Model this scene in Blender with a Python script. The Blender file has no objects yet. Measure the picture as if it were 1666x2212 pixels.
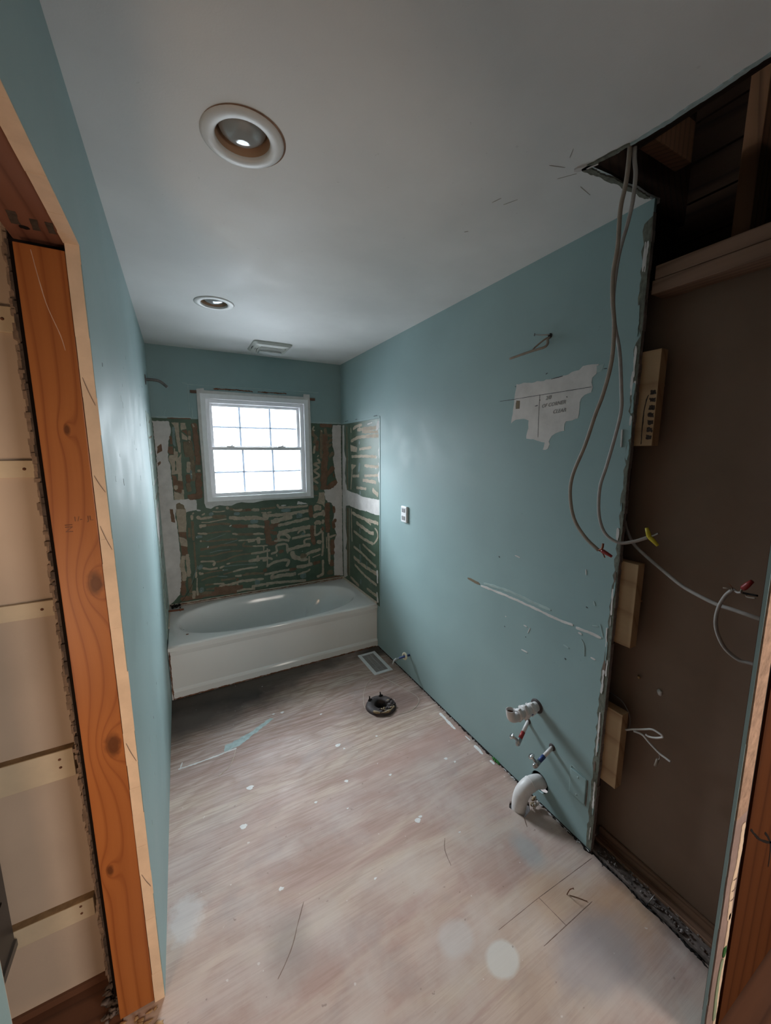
import bpy, bmesh, math, random
from mathutils import Vector, Matrix
from mathutils.geometry import delaunay_2d_cdt
random.seed(7)
SC = bpy.context.scene
COL = SC.collection
W, H = 1.52, 2.3936            # room width, ceiling height (metres); back wall is y = 0, camera looks towards +y

# ---------------------------------------------------------------- camera
cam_d = bpy.data.cameras.new('camera'); cam = bpy.data.objects.new('camera', cam_d); COL.objects.link(cam)
cam.location = (0.15399, -3.42156, 1.61610); cam.rotation_euler = (1.413565, 0.000185, -0.492344)
cam_d.sensor_fit = 'HORIZONTAL'; cam_d.sensor_width = 36; cam_d.lens = 36 * 827.457 / 1666
cam_d.clip_start = 0.01
SC.camera = cam
# ---------------------------------------------------------------- exposure and light
SC.view_settings.view_transform = 'Standard'; SC.view_settings.look = 'None'
SC.view_settings.gamma = 1.0; SC.view_settings.exposure = 0.24; SC.view_settings.use_curve_mapping = False
SKY, GROUND = 64.0, 8.5
world = bpy.data.worlds.new('overcast'); SC.world = world; world.use_nodes = True
wn = world.node_tree; wn.nodes.clear()
wo = wn.nodes.new('ShaderNodeOutputWorld'); wb = wn.nodes.new('ShaderNodeBackground')
wt = wn.nodes.new('ShaderNodeTexCoord'); wx = wn.nodes.new('ShaderNodeSeparateXYZ'); wr = wn.nodes.new('ShaderNodeMapRange')
wr.inputs[1].default_value = 0.0; wr.inputs[2].default_value = 0.5; wr.inputs[3].default_value = GROUND; wr.inputs[4].default_value = SKY
wb.inputs[0].default_value = (0.82, 0.92, 1.0, 1)
wn.links.new(wt.outputs['Generated'], wx.inputs[0]); wn.links.new(wx.outputs['Z'], wr.inputs[0])
wn.links.new(wr.outputs[0], wb.inputs[1]); wn.links.new(wb.outputs[0], wo.inputs[0])
def area(name, loc, rot, sx, sy, power, col, spread=180):
    d = bpy.data.lights.new(name, 'AREA'); d.shape = 'RECTANGLE'; d.size = sx; d.size_y = sy
    d.energy = power; d.color = col; d.spread = math.radians(spread)
    o = bpy.data.objects.new(name, d); COL.objects.link(o); o.location = loc; o.rotation_euler = rot
    return o
# sampling portal in the window opening (emits nothing itself)
pt = area('window_portal', (0.76, 0.16, 1.63), (math.radians(-90), 0, 0), 0.95, 0.95, 1, (1, 1, 1))
pt.data.cycles.is_portal = True
# ceiling lamp of the hall behind the camera, warm
area('hall_lamp', (0.6, -4.3, 2.34), (0, 0, 0), 0.5, 0.5, 3, (1.0, 0.76, 0.56))
# added fill light behind the camera, aimed at the bathroom; no window there
area('hall_fill_light', (1.75, -5.3, 1.35), (math.radians(90), 0, math.radians(20)), 1.4, 1.5, 62, (1.0, 0.90, 0.81))
# lamp of the closet room on the left
area('closet_lamp', (-0.60, -3.35, 0.85), (math.radians(90), 0, 0), 0.35, 0.5, 6.5, (1.0, 0.68, 0.44))

# ---------------------------------------------------------------- node materials
class M:
    def __init__(s, name, rough=0.6, spec=0.5, metal=0.0):
        s.m = bpy.data.materials.new(name); s.m.use_nodes = True; s.t = s.m.node_tree; s.t.nodes.clear()
        s.b = s.n('ShaderNodeBsdfPrincipled'); s.o = s.n('ShaderNodeOutputMaterial'); s.l(s.b.outputs[0], s.o.inputs[0])
        s.b.inputs['Roughness'].default_value = rough; s.b.inputs['Metallic'].default_value = metal
        s.b.inputs['Specular IOR Level'].default_value = spec
        g = s.n('ShaderNodeNewGeometry'); s.pos = g.outputs['Position']
    def n(s, t, **k):
        x = s.t.nodes.new(t)
        for a, v in k.items(): setattr(x, a, v)
        return x
    def l(s, a, b): s.t.links.new(a, b)
    def put(s, inp, v):
        if hasattr(v, 'links') or hasattr(v, 'is_output'): s.l(v, inp)
        else: inp.default_value = v if not isinstance(v, tuple) or len(v) != 3 or inp.type != 'RGBA' else (*v, 1)
    def sc(s, v, loc=(0, 0, 0), co=None):                  # scaled coordinates
        x = s.n('ShaderNodeMapping'); s.l(co or s.pos, x.inputs[0]); x.inputs['Scale'].default_value = v; x.inputs['Location'].default_value = loc
        return x.outputs[0]
    def noise(s, scale, detail=3, rough=0.5, dist=0.0, v=(1, 1, 1), loc=(0, 0, 0), co=None):
        x = s.n('ShaderNodeTexNoise'); s.l(s.sc(v, loc, co), x.inputs[0])
        x.inputs['Scale'].default_value = scale; x.inputs['Detail'].default_value = detail; x.inputs['Roughness'].default_value = rough; x.inputs['Distortion'].default_value = dist
        return x.outputs[0]
    def ramp(s, f, *st):
        x = s.n('ShaderNodeValToRGB'); s.l(f, x.inputs[0]); e = x.color_ramp.elements
        while len(e) < len(st): e.new(0.5)
        for i, (p, c) in enumerate(st):
            e[i].position = p; c = c if isinstance(c, tuple) else (c, c, c); e[i].color = (*c, 1)
        return x.outputs[0]
    def mix(s, f, a, b):
        x = s.n('ShaderNodeMix', data_type='RGBA'); s.put(x.inputs[0], f); s.put(x.inputs[6], a); s.put(x.inputs[7], b)
        return x.outputs[2]
    def ma(s, op, a, b=0.0, c=0.0):
        x = s.n('ShaderNodeMath', operation=op); s.put(x.inputs[0], a); s.put(x.inputs[1], b); s.put(x.inputs[2], c)
        return x.outputs[0]
    def xyz(s, co=None):
        x = s.n('ShaderNodeSeparateXYZ'); s.l(co or s.pos, x.inputs[0]); return x.outputs
    def blob(s, c, r, wob=0.35, soft=0.35, ns=9.0):        # stain mask: noisy ellipsoid at c with radii r
        a = s.n('ShaderNodeVectorMath', operation='SUBTRACT'); s.l(s.pos, a.inputs[0]); a.inputs[1].default_value = c
        d = s.n('ShaderNodeVectorMath', operation='DIVIDE'); s.l(a.outputs[0], d.inputs[0]); d.inputs[1].default_value = r
        q = s.n('ShaderNodeVectorMath', operation='LENGTH'); s.l(d.outputs[0], q.inputs[0])
        k = s.ma('ADD', q.outputs['Value'], s.ma('MULTIPLY', s.ma('SUBTRACT', s.noise(ns, 4, 0.6), 0.5), wob * 2))
        x = s.n('ShaderNodeMapRange'); s.l(k, x.inputs[0]); x.inputs[1].default_value = 1 + soft; x.inputs[2].default_value = 1 - soft
        return x.outputs[0]
    def col(s, v): s.put(s.b.inputs['Base Color'], v); return s
    def rough(s, v): s.put(s.b.inputs['Roughness'], v); return s
    def bump(s, h, dist=0.002, st=0.6):
        x = s.n('ShaderNodeBump'); x.inputs['Distance'].default_value = dist; x.inputs['Strength'].default_value = st
        s.l(h, x.inputs['Height']); s.l(x.outputs[0], s.b.inputs['Normal']); return s

def plain(name, c, rough=0.6, spec=0.4, metal=0.0, var=0.12, ns=25, bump=0.0, bs=60, v=(1, 1, 1)):
    m = M(name, rough, spec, metal)
    c2 = tuple(x * (1 - var) for x in c); c3 = tuple(min(1, x * (1 + var)) for x in c)
    m.col(m.ramp(m.noise(ns, 4, 0.6, v=v), (0.3, c2), (0.7, c3)))
    if bump: m.bump(m.noise(bs, 5, 0.65, v=v), bump)
    return m.m

def paint(name, c, rough):
    m = M(name, rough, 0.5)
    f = m.noise(3.0, 4, 0.55)
    a = m.ramp(f, (0.3, tuple(x * 0.93 for x in c)), (0.7, tuple(min(1, x * 1.05) for x in c)))
    sp = m.ramp(m.noise(55, 2, 0.5), (0.755, 0.0), (0.77, 1.0))
    m.col(m.mix(m.ma('MULTIPLY', sp, 0.25), a, tuple(x * 0.6 for x in c)))
    r = m.ramp(m.noise(6, 4, 0.6), (0.3, rough - 0.06), (0.7, rough + 0.08)); m.rough(r)
    m.bump(m.noise(220, 2, 0.5), 0.0004, 0.35)
    return m.m

TEAL = (0.265, 0.375, 0.378)
m_teal = paint('teal_paint', TEAL, 0.58)
m_ceil = paint('ceiling_paint', (0.72, 0.72, 0.71), 0.62)
m_cream = plain('cream_plaster', (0.53, 0.425, 0.335), 0.7, 0.3, var=0.06, ns=4, bump=0.0008, bs=30)
m_brownwall = plain('brown_panel', (0.225, 0.150, 0.108), 0.65, 0.35, var=0.1, ns=3, bump=0.0003, bs=200)
m_white = plain('white_vinyl', (0.90, 0.90, 0.92), 0.35, 0.5, var=0.03)
m_dirtywhite = plain('dirty_white', (0.62, 0.60, 0.58), 0.6, 0.3, var=0.12, ns=18, bump=0.001, bs=60)
m_muntin = plain('grille_bar', (0.42, 0.48, 0.58), 0.5, 0.3, var=0.03)
m_green = plain('green_board', (0.075, 0.118, 0.080), 0.42, 0.45, var=0.22, ns=8, bump=0.0008, bs=40)
m_tan = plain('tan_adhesive', (0.42, 0.345, 0.265), 0.7, 0.3, var=0.16, ns=30, bump=0.001, bs=90)
m_torn = plain('torn_brown_paper', (0.20, 0.12, 0.08), 0.8, 0.2, var=0.2, ns=20)
m_olive = plain('olive_adhesive', (0.20, 0.155, 0.105), 0.75, 0.25, var=0.2, ns=24)
m_mud = plain('joint_compound', (0.62, 0.59, 0.57), 0.7, 0.3, var=0.12, ns=12, bump=0.0006, bs=40)
m_bluemud = plain('bluish_filler', (0.16, 0.22, 0.21), 0.5, 0.4, var=0.25, ns=20)
m_paleline = plain('pale_teal_ridge', (0.36, 0.46, 0.45), 0.6, 0.3, var=0.15, ns=20)
m_greendeep = plain('deep_green_paper', (0.03, 0.075, 0.045), 0.5, 0.4, var=0.2)
m_pencil = plain('pencil_line', (0.09, 0.09, 0.095), 0.8, 0.2, var=0.3, ns=60)
m_tub = plain('white_enamel', (0.80, 0.79, 0.77), 0.09, 0.6, var=0.015, ns=3)
m_wax = plain('tub_edge_caulk', (0.55, 0.48, 0.40), 0.7, 0.3, var=0.2, ns=15, v=(1, 6, 6))
m_rust = plain('rusty_brown_line', (0.16, 0.07, 0.04), 0.8, 0.2, var=0.4, ns=30)
m_black = plain('black_debris', (0.02, 0.017, 0.016), 0.9, 0.1, var=0.5, ns=60, bump=0.004, bs=60)
m_dark = plain('dark_cavity', (0.012, 0.009, 0.008), 0.9, 0.1)
m_gyp = plain('gypsum_edge', (0.66, 0.50, 0.36), 0.8, 0.2, var=0.1, ns=15, bump=0.001, bs=50)
m_greyplaster = plain('grey_rough_plaster', (0.13, 0.105, 0.095), 0.9, 0.2, var=0.4, ns=30, bump=0.006, bs=45)
m_chrome = plain('chrome', (0.75, 0.75, 0.76), 0.18, 0.5, 1.0, var=0.05)
m_steel = plain('dull_steel', (0.42, 0.42, 0.42), 0.35, 0.5, 1.0, var=0.2)
m_arm = plain('worn_dark_steel', (0.16, 0.15, 0.14), 0.4, 0.5, 0.7, var=0.3)
m_copper = plain('dirty_copper', (0.25, 0.09, 0.05), 0.5, 0.5, 0.6, var=0.3)
m_cable = plain('cable_sheath', (0.36, 0.33, 0.31), 0.5, 0.4, var=0.12, ns=40)
m_cabletan = plain('tan_cable_sheath', (0.29, 0.235, 0.19), 0.5, 0.4, var=0.12, ns=40)
m_red = plain('red_plastic', (0.28, 0.02, 0.02), 0.4, 0.5)
m_yellow = plain('yellow_plastic', (0.62, 0.50, 0.03), 0.4, 0.5)
m_blue = plain('blue_plastic', (0.03, 0.06, 0.20), 0.45, 0.5)
m_pvc = plain('white_painted_pipe', (0.66, 0.63, 0.62), 0.4, 0.45, var=0.1, ns=20)
m_flange = plain('dirty_flange', (0.045, 0.033, 0.032), 0.6, 0.35, var=0.5, ns=25, bump=0.003, bs=50)
m_beige = plain('beige_wax', (0.30, 0.22, 0.13), 0.55, 0.4, var=0.3, ns=40, bump=0.003, bs=70)
m_grey = plain('dark_grey_metal', (0.055, 0.052, 0.05), 0.45, 0.5, var=0.1)
m_sill = plain('dusty_sole_plate', (0.13, 0.105, 0.095), 0.95, 0.1, var=0.5, ns=35, bump=0.004, bs=60)
m_scuff = plain('ceiling_scuff', (0.36, 0.33, 0.30), 0.8, 0.2)
m_faint = plain('faint_pencil', (0.27, 0.27, 0.27), 0.8, 0.2)
m_hair = plain('pale_thread', (0.66, 0.58, 0.48), 0.6, 0.3)
m_fan = plain('fan_plastic', (0.46, 0.47, 0.43), 0.45, 0.4, var=0.03)
m_baffle = plain('warm_baffle', (0.50, 0.33, 0.22), 0.5, 0.4, var=0.05)
m_trimring = plain('lamp_trim', (0.66, 0.66, 0.65), 0.4, 0.4, var=0.03)
m_stainring = plain('brown_scorch', (0.25, 0.15, 0.10), 0.8, 0.2, var=0.3)
m_greypaint = plain('grey_green_tape', (0.15, 0.155, 0.125), 0.8, 0.3, var=0.35, ns=50, bump=0.003, bs=90, v=(1, 2, 1))

def lensmat():
    m = M('lamp_lens', 0.10, 0.8); m.col((0.30, 0.31, 0.31)); return m.m
m_lens = lensmat()
def glassmat():
    m = M('window_glass'); t = m.n('ShaderNodeBsdfTransparent'); g = m.n('ShaderNodeBsdfGlossy'); g.inputs['Roughness'].default_value = 0.02
    x = m.n('ShaderNodeMixShader'); f = m.n('ShaderNodeFresnel'); f.inputs[0].default_value = 1.3
    m.l(f.outputs[0], x.inputs[0]); m.l(t.outputs[0], x.inputs[1]); m.l(g.outputs[0], x.inputs[2]); m.l(x.outputs[0], m.o.inputs[0]); return m.m
m_glass = glassmat()

# wood: growth rings cut lengthwise, bent around the knots; ax = grain axis 0/1/2
def wood(name, light, dark, ax, freq=26.0, knots=(), stretch=0.05, rough=0.5, wob=0.05, contrast=1.0, extra=None):
    m = M(name, rough, 0.4 if rough < 0.79 else 0.08)
    v = [1.0, 1.0, 1.0]; v[ax] = stretch * 6
    n1 = m.noise(2.2, 2, 0.4, v=tuple(v), loc=(random.random() * 9, 3, 1))
    co = m.xyz(); oth = [i for i in range(3) if i != ax]
    d = m.ma('ADD', m.ma('MULTIPLY', co[oth[0]], 1.0), m.ma('MULTIPLY', co[oth[1]], 0.6))
    d = m.ma('ADD', d, m.ma('MULTIPLY', n1, wob * 3))
    kn = None
    for (c, r) in knots:
        a = m.n('ShaderNodeVectorMath', operation='SUBTRACT'); m.l(m.pos, a.inputs[0]); a.inputs[1].default_value = c
        rr = [r, r, r]; rr[ax] = r * 2.0
        dv = m.n('ShaderNodeVectorMath', operation='DIVIDE'); m.l(a.outputs[0], dv.inputs[0]); dv.inputs[1].default_value = rr
        q = m.n('ShaderNodeVectorMath', operation='LENGTH'); m.l(dv.outputs[0], q.inputs[0])
        e = m.ma('POWER', 2.718, m.ma('MULTIPLY', q.outputs['Value'], -0.9))
        d = m.ma('ADD', d, m.ma('MULTIPLY', e, r * 5.0))
        k = m.n('ShaderNodeMapRange'); m.l(m.ma('ADD', q.outputs['Value'], m.ma('MULTIPLY', m.noise(60, 3), 0.4)), k.inputs[0]); k.inputs[1].default_value = 0.95; k.inputs[2].default_value = 0.55
        kn = k.outputs[0] if kn is None else m.ma('MAXIMUM', kn, k.outputs[0])
    w = m.ma('FRACT', m.ma('MULTIPLY', d, freq))
    v2 = [90.0, 90.0, 90.0]; v2[ax] = 2.5
    fine = m.noise(1.0, 3, 0.6, v=tuple(v2))
    mid = tuple((a * 2 + b) / 3 for a, b in zip(light, dark))
    c = m.ramp(w, (0.0, mid), (0.35, light), (0.72, light), (0.93, dark), (1.0, mid))
    base = m.mix(m.ma('MULTIPLY', m.ramp(fine, (0.35, 0.0), (0.65, 1.0)), 0.35), c, mid)
    base = m.mix(contrast, mid, base)
    big = m.noise(1.6, 3, 0.5, v=(1, 1, 1))
    base = m.mix(m.ma('MULTIPLY', m.ramp(big, (0.4, 0.0), (0.7, 1.0)), 0.4), base, dark)
    if kn is not None: base = m.mix(m.ma('MULTIPLY', kn, 0.85), base, tuple(x * 0.35 for x in dark))
    if extra: base = extra(m, base)
    m.col(base); m.bump(fine, 0.0006, 0.4)
    return m.m

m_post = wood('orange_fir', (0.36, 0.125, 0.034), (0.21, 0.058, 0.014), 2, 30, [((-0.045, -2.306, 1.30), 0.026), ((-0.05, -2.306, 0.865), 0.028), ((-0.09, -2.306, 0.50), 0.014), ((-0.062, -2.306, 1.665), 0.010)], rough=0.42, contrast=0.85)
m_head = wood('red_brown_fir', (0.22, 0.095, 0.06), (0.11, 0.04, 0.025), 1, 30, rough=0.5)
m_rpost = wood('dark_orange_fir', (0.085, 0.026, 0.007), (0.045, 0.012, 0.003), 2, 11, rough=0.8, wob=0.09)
m_block = wood('pale_pine', (0.46, 0.30, 0.165), (0.30, 0.165, 0.08), 1, 13, rough=0.6)
m_plate = wood('weathered_plate', (0.27, 0.155, 0.10), (0.13, 0.068, 0.042), 1, 40, rough=0.75)
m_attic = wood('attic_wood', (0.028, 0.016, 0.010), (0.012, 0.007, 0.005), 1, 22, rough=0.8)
m_stud = wood('rough_stud', (0.085, 0.040, 0.020), (0.035, 0.016, 0.009), 2, 40, rough=0.8)
m_dfloor = wood('dark_plank', (0.15, 0.065, 0.035), (0.07, 0.03, 0.018), 0, 16, rough=0.55)
m_winstrip = wood('brown_strip_wood', (0.14, 0.07, 0.045), (0.06, 0.03, 0.02), 0, 30)

def floormat():
    m = M('plywood_floor', 0.5, 0.4)
    warp = m.noise(2.2, 3, 0.5, v=(0.6, 1.6, 1))
    x, y, z = m.xyz()
    d = m.ma('ADD', y, m.ma('MULTIPLY', warp, 0.55)); d = m.ma('ADD', d, m.ma('MULTIPLY', x, -0.04))
    rings = m.ma('FRACT', m.ma('MULTIPLY', d, 15.0))
    rings2 = m.ma('FRACT', m.ma('MULTIPLY', m.ma('ADD', d, m.ma('MULTIPLY', m.noise(2.0, 2, 0.5, v=(0.8, 2.2, 1), loc=(8, 1, 0)), 0.35)), 5.0))
    g2 = m.ramp(rings2, (0.0, 0.7), (0.2, 0.0), (0.6, 0.1), (0.88, 1.0), (1.0, 0.7))
    g = m.ramp(rings, (0.0, 0.45), (0.25, 0.0), (0.6, 0.15), (0.9, 1.0), (1.0, 0.45))
    fine = m.noise(1.0, 5, 0.65, v=(4.5, 110.0, 1), dist=0.8)
    tint = m.noise(2.6, 3, 0.5, v=(0.6, 1.2, 1), loc=(3, 3, 0))
    streak = m.noise(1.0, 4, 0.6, v=(1.1, 7.0, 1), dist=0.8, loc=(2, 9, 0))
    base = m.ramp(tint, (0.3, (0.50, 0.385, 0.30)), (0.5, (0.52, 0.40, 0.345)), (0.7, (0.46, 0.355, 0.325)))
    base = m.mix(m.ma('MULTIPLY', m.ramp(streak, (0.47, 0.0), (0.62, 1.0)), 0.75), base, (0.42, 0.275, 0.235))
    base = m.mix(m.ma('MULTIPLY', m.ramp(streak, (0.30, 1.0), (0.42, 0.0)), 0.6), base, (0.57, 0.48, 0.40))
    dark = m.ramp(tint, (0.3, (0.28, 0.185, 0.13)), (0.7, (0.33, 0.20, 0.165)))
    # plywood grain is clearest towards the tub, plaster dust hides it nearer the door
    mr = m.n('ShaderNodeMapRange'); m.l(m.ma('ADD', y, m.ma('MULTIPLY', m.noise(1.7, 3), 0.8)), mr.inputs[0])
    mr.inputs[1].default_value = -1.9; mr.inputs[2].default_value = -0.9; mr.inputs[3].default_value = 0.16; mr.inputs[4].default_value = 0.8
    c = m.mix(m.ma('MULTIPLY', g, mr.outputs[0]), base, dark)
    c = m.mix(m.ma('MULTIPLY', m.ramp(fine, (0.44, 0.0), (0.60, 1.0)), m.ma('ADD', mr.outputs[0], 0.08)), c, tuple([0.25, 0.155, 0.12]))
    inv = m.ma('SUBTRACT', 0.85, mr.outputs[0])
    c = m.mix(m.ma('MULTIPLY', m.ma('MULTIPLY', g2, inv), 0.55), c, (0.36, 0.25, 0.21))
    c = m.mix(m.ma('MULTIPLY', m.ma('MULTIPLY', m.ramp(rings2, (0.2, 0.0), (0.4, 1.0), (0.6, 0.0)), inv), 0.4), c, (0.60, 0.50, 0.40))
    # dust clouds
    dust = m.ramp(m.noise(3.4, 5, 0.62, v=(1, 1, 1), loc=(1, 7, 0)), (0.44, 0.0), (0.66, 1.0))
    my = m.n('ShaderNodeMapRange'); m.l(y, my.inputs[0]); my.inputs[1].default_value = -1.5; my.inputs[2].default_value = -2.5; my.inputs[3].default_value = 0.15; my.inputs[4].default_value = 0.6
    c = m.mix(m.ma('MULTIPLY', dust, my.outputs[0]), c, (0.56, 0.50, 0.465))
    dg = m.ramp(m.noise(4.2, 4, 0.6, loc=(5, 2, 0)), (0.55, 0.0), (0.72, 1.0))
    c = m.mix(m.ma('MULTIPLY', dg, 0.35), c, (0.30, 0.27, 0.27))
    c = m.mix(m.ma('MULTIPLY', m.blob((1.25, -1.86, 0), (0.40, 0.07, 1), 0.5, 0.4, 8), 0.5), c, (0.40, 0.23, 0.19))
    c = m.mix(m.ma('MULTIPLY', m.blob((0.75, -1.95, 0), (0.70, 0.05, 1), 0.6, 0.4, 8), 0.35), c, (0.38, 0.25, 0.21))
    # orange bare patches near the right threshold
    c = m.mix(m.ma('MULTIPLY', m.blob((1.42, -2.83, 0), (0.14, 0.10, 1), 0.5, 0.4), 0.55), c, (0.50, 0.28, 0.14))
    c = m.mix(m.ma('MULTIPLY', m.blob((1.25, -2.68, 0), (0.10, 0.08, 1), 0.5, 0.4), 0.45), c, (0.52, 0.31, 0.18))
    c = m.mix(m.ma('MULTIPLY', m.blob((1.25, -2.86, 0), (0.17, 0.09, 1), 0.4, 0.3), 0.6), c, (0.30, 0.28, 0.30))
    c = m.mix(m.ma('MULTIPLY', m.blob((1.30, -2.52, 0), (0.05, 0.07, 1), 0.5, 0.4), 0.6), c, (0.34, 0.37, 0.37))
    c = m.mix(m.ma('MULTIPLY', m.blob((0.955, -2.725, 0), (0.055, 0.045, 1), 0.25, 0.12), 0.75), c, (0.60, 0.59, 0.56))
    c = m.mix(m.ma('MULTIPLY', m.blob((0.86, -2.61, 0), (0.06, 0.05, 1), 0.25, 0.2), 0.5), c, (0.55, 0.53, 0.52))
    c = m.mix(m.ma('MULTIPLY', m.blob((0.06, -2.12, 0), (0.05, 0.07, 1), 0.8, 0.3, 25), 0.45), c, (0.66, 0.65, 0.65))
    c = m.mix(m.ma('MULTIPLY', m.blob((0.36, -2.36, 0), (0.06, 0.09, 1), 0.5, 0.6), 0.5), c, (0.22, 0.19, 0.17))
    # water damage along the tub
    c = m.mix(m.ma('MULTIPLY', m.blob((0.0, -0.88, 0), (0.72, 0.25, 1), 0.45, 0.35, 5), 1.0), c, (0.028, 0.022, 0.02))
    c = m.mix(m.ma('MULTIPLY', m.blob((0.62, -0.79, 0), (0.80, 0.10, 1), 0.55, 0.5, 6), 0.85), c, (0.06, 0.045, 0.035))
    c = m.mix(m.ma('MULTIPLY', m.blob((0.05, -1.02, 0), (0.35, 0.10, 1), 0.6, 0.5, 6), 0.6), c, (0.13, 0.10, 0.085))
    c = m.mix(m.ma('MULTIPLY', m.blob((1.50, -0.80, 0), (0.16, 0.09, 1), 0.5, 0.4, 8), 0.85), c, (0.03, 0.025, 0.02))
    c = m.mix(m.ma('MULTIPLY', m.blob((1.22, -1.47, 0), (0.22, 0.12, 1), 0.6, 0.4, 7), 0.5), c, (0.15, 0.10, 0.085))
    c = m.mix(m.ma('MULTIPLY', m.blob((1.33, -1.46, 0), (0.11, 0.11, 1), 0.5, 0.3, 7), 0.5), c, (0.16, 0.09, 0.07))
    # ragged darker band along the right wall
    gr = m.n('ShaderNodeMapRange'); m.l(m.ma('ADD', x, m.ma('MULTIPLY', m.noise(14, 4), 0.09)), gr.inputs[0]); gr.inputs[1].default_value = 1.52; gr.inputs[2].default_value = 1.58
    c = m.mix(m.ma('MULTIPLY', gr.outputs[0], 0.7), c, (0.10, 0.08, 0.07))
    sp = m.ramp(m.noise(40, 2, 0.5, v=(1, 1.3, 1)), (0.73, 0.0), (0.75, 1.0)); c = m.mix(m.ma('MULTIPLY', sp, 0.5), c, (0.18, 0.12, 0.10))
    sw = m.ramp(m.noise(32, 2, 0.5, loc=(4, 4, 0)), (0.745, 0.0), (0.76, 1.0)); c = m.mix(m.ma('MULTIPLY', sw, 0.5), c, (0.72, 0.70, 0.68))
    m.col(c); m.rough(m.ramp(m.noise(5, 4), (0.3, 0.52), (0.7, 0.72))); m.bump(fine, 0.0008, 0.4)
    return m.m
m_floor = floormat()

# ---------------------------------------------------------------- geometry helpers
def link(name, me, mat, parent=None, origin=None, smooth=False):
    mats = mat if isinstance(mat, (list, tuple)) else [mat]
    for q in mats: me.materials.append(q)
    if smooth:
        for p in me.polygons: p.use_smooth = True
    o = bpy.data.objects.new(name, me); COL.objects.link(o)
    if parent is not None:
        o.parent = parent; par = parent; L = Matrix.Identity(4)
        L = world_of(parent); o.matrix_parent_inverse = L.inverted()
        o['_w'] = [0.0, 0.0, 0.0]
    else:
        org = Vector(origin) if origin is not None else base_of(me)
        me.transform(Matrix.Translation(-org)); o.location = org; o['_w'] = list(org)
    return o
def world_of(o): return Matrix.Translation(Vector(o['_w']))
def base_of(me):
    v = [q.co for q in me.vertices]
    return Vector(((min(q.x for q in v) + max(q.x for q in v)) / 2, (min(q.y for q in v) + max(q.y for q in v)) / 2, min(q.z for q in v)))
def thing(name, label, cat, loc, group=None):
    o = bpy.data.objects.new(name, None); COL.objects.link(o); o.location = loc; o['_w'] = list(loc); o.empty_display_size = 0.05
    return tag(o, label, cat, group)
def tag(o, label, cat, group=None, kind=None):
    o['label'] = label; o['category'] = cat
    if group: o['group'] = group
    if kind: o['kind'] = kind
    return o
def struct(o, label=None, cat=None):
    o['kind'] = 'structure'
    if label: o['label'] = label; o['category'] = cat
    return o

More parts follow.
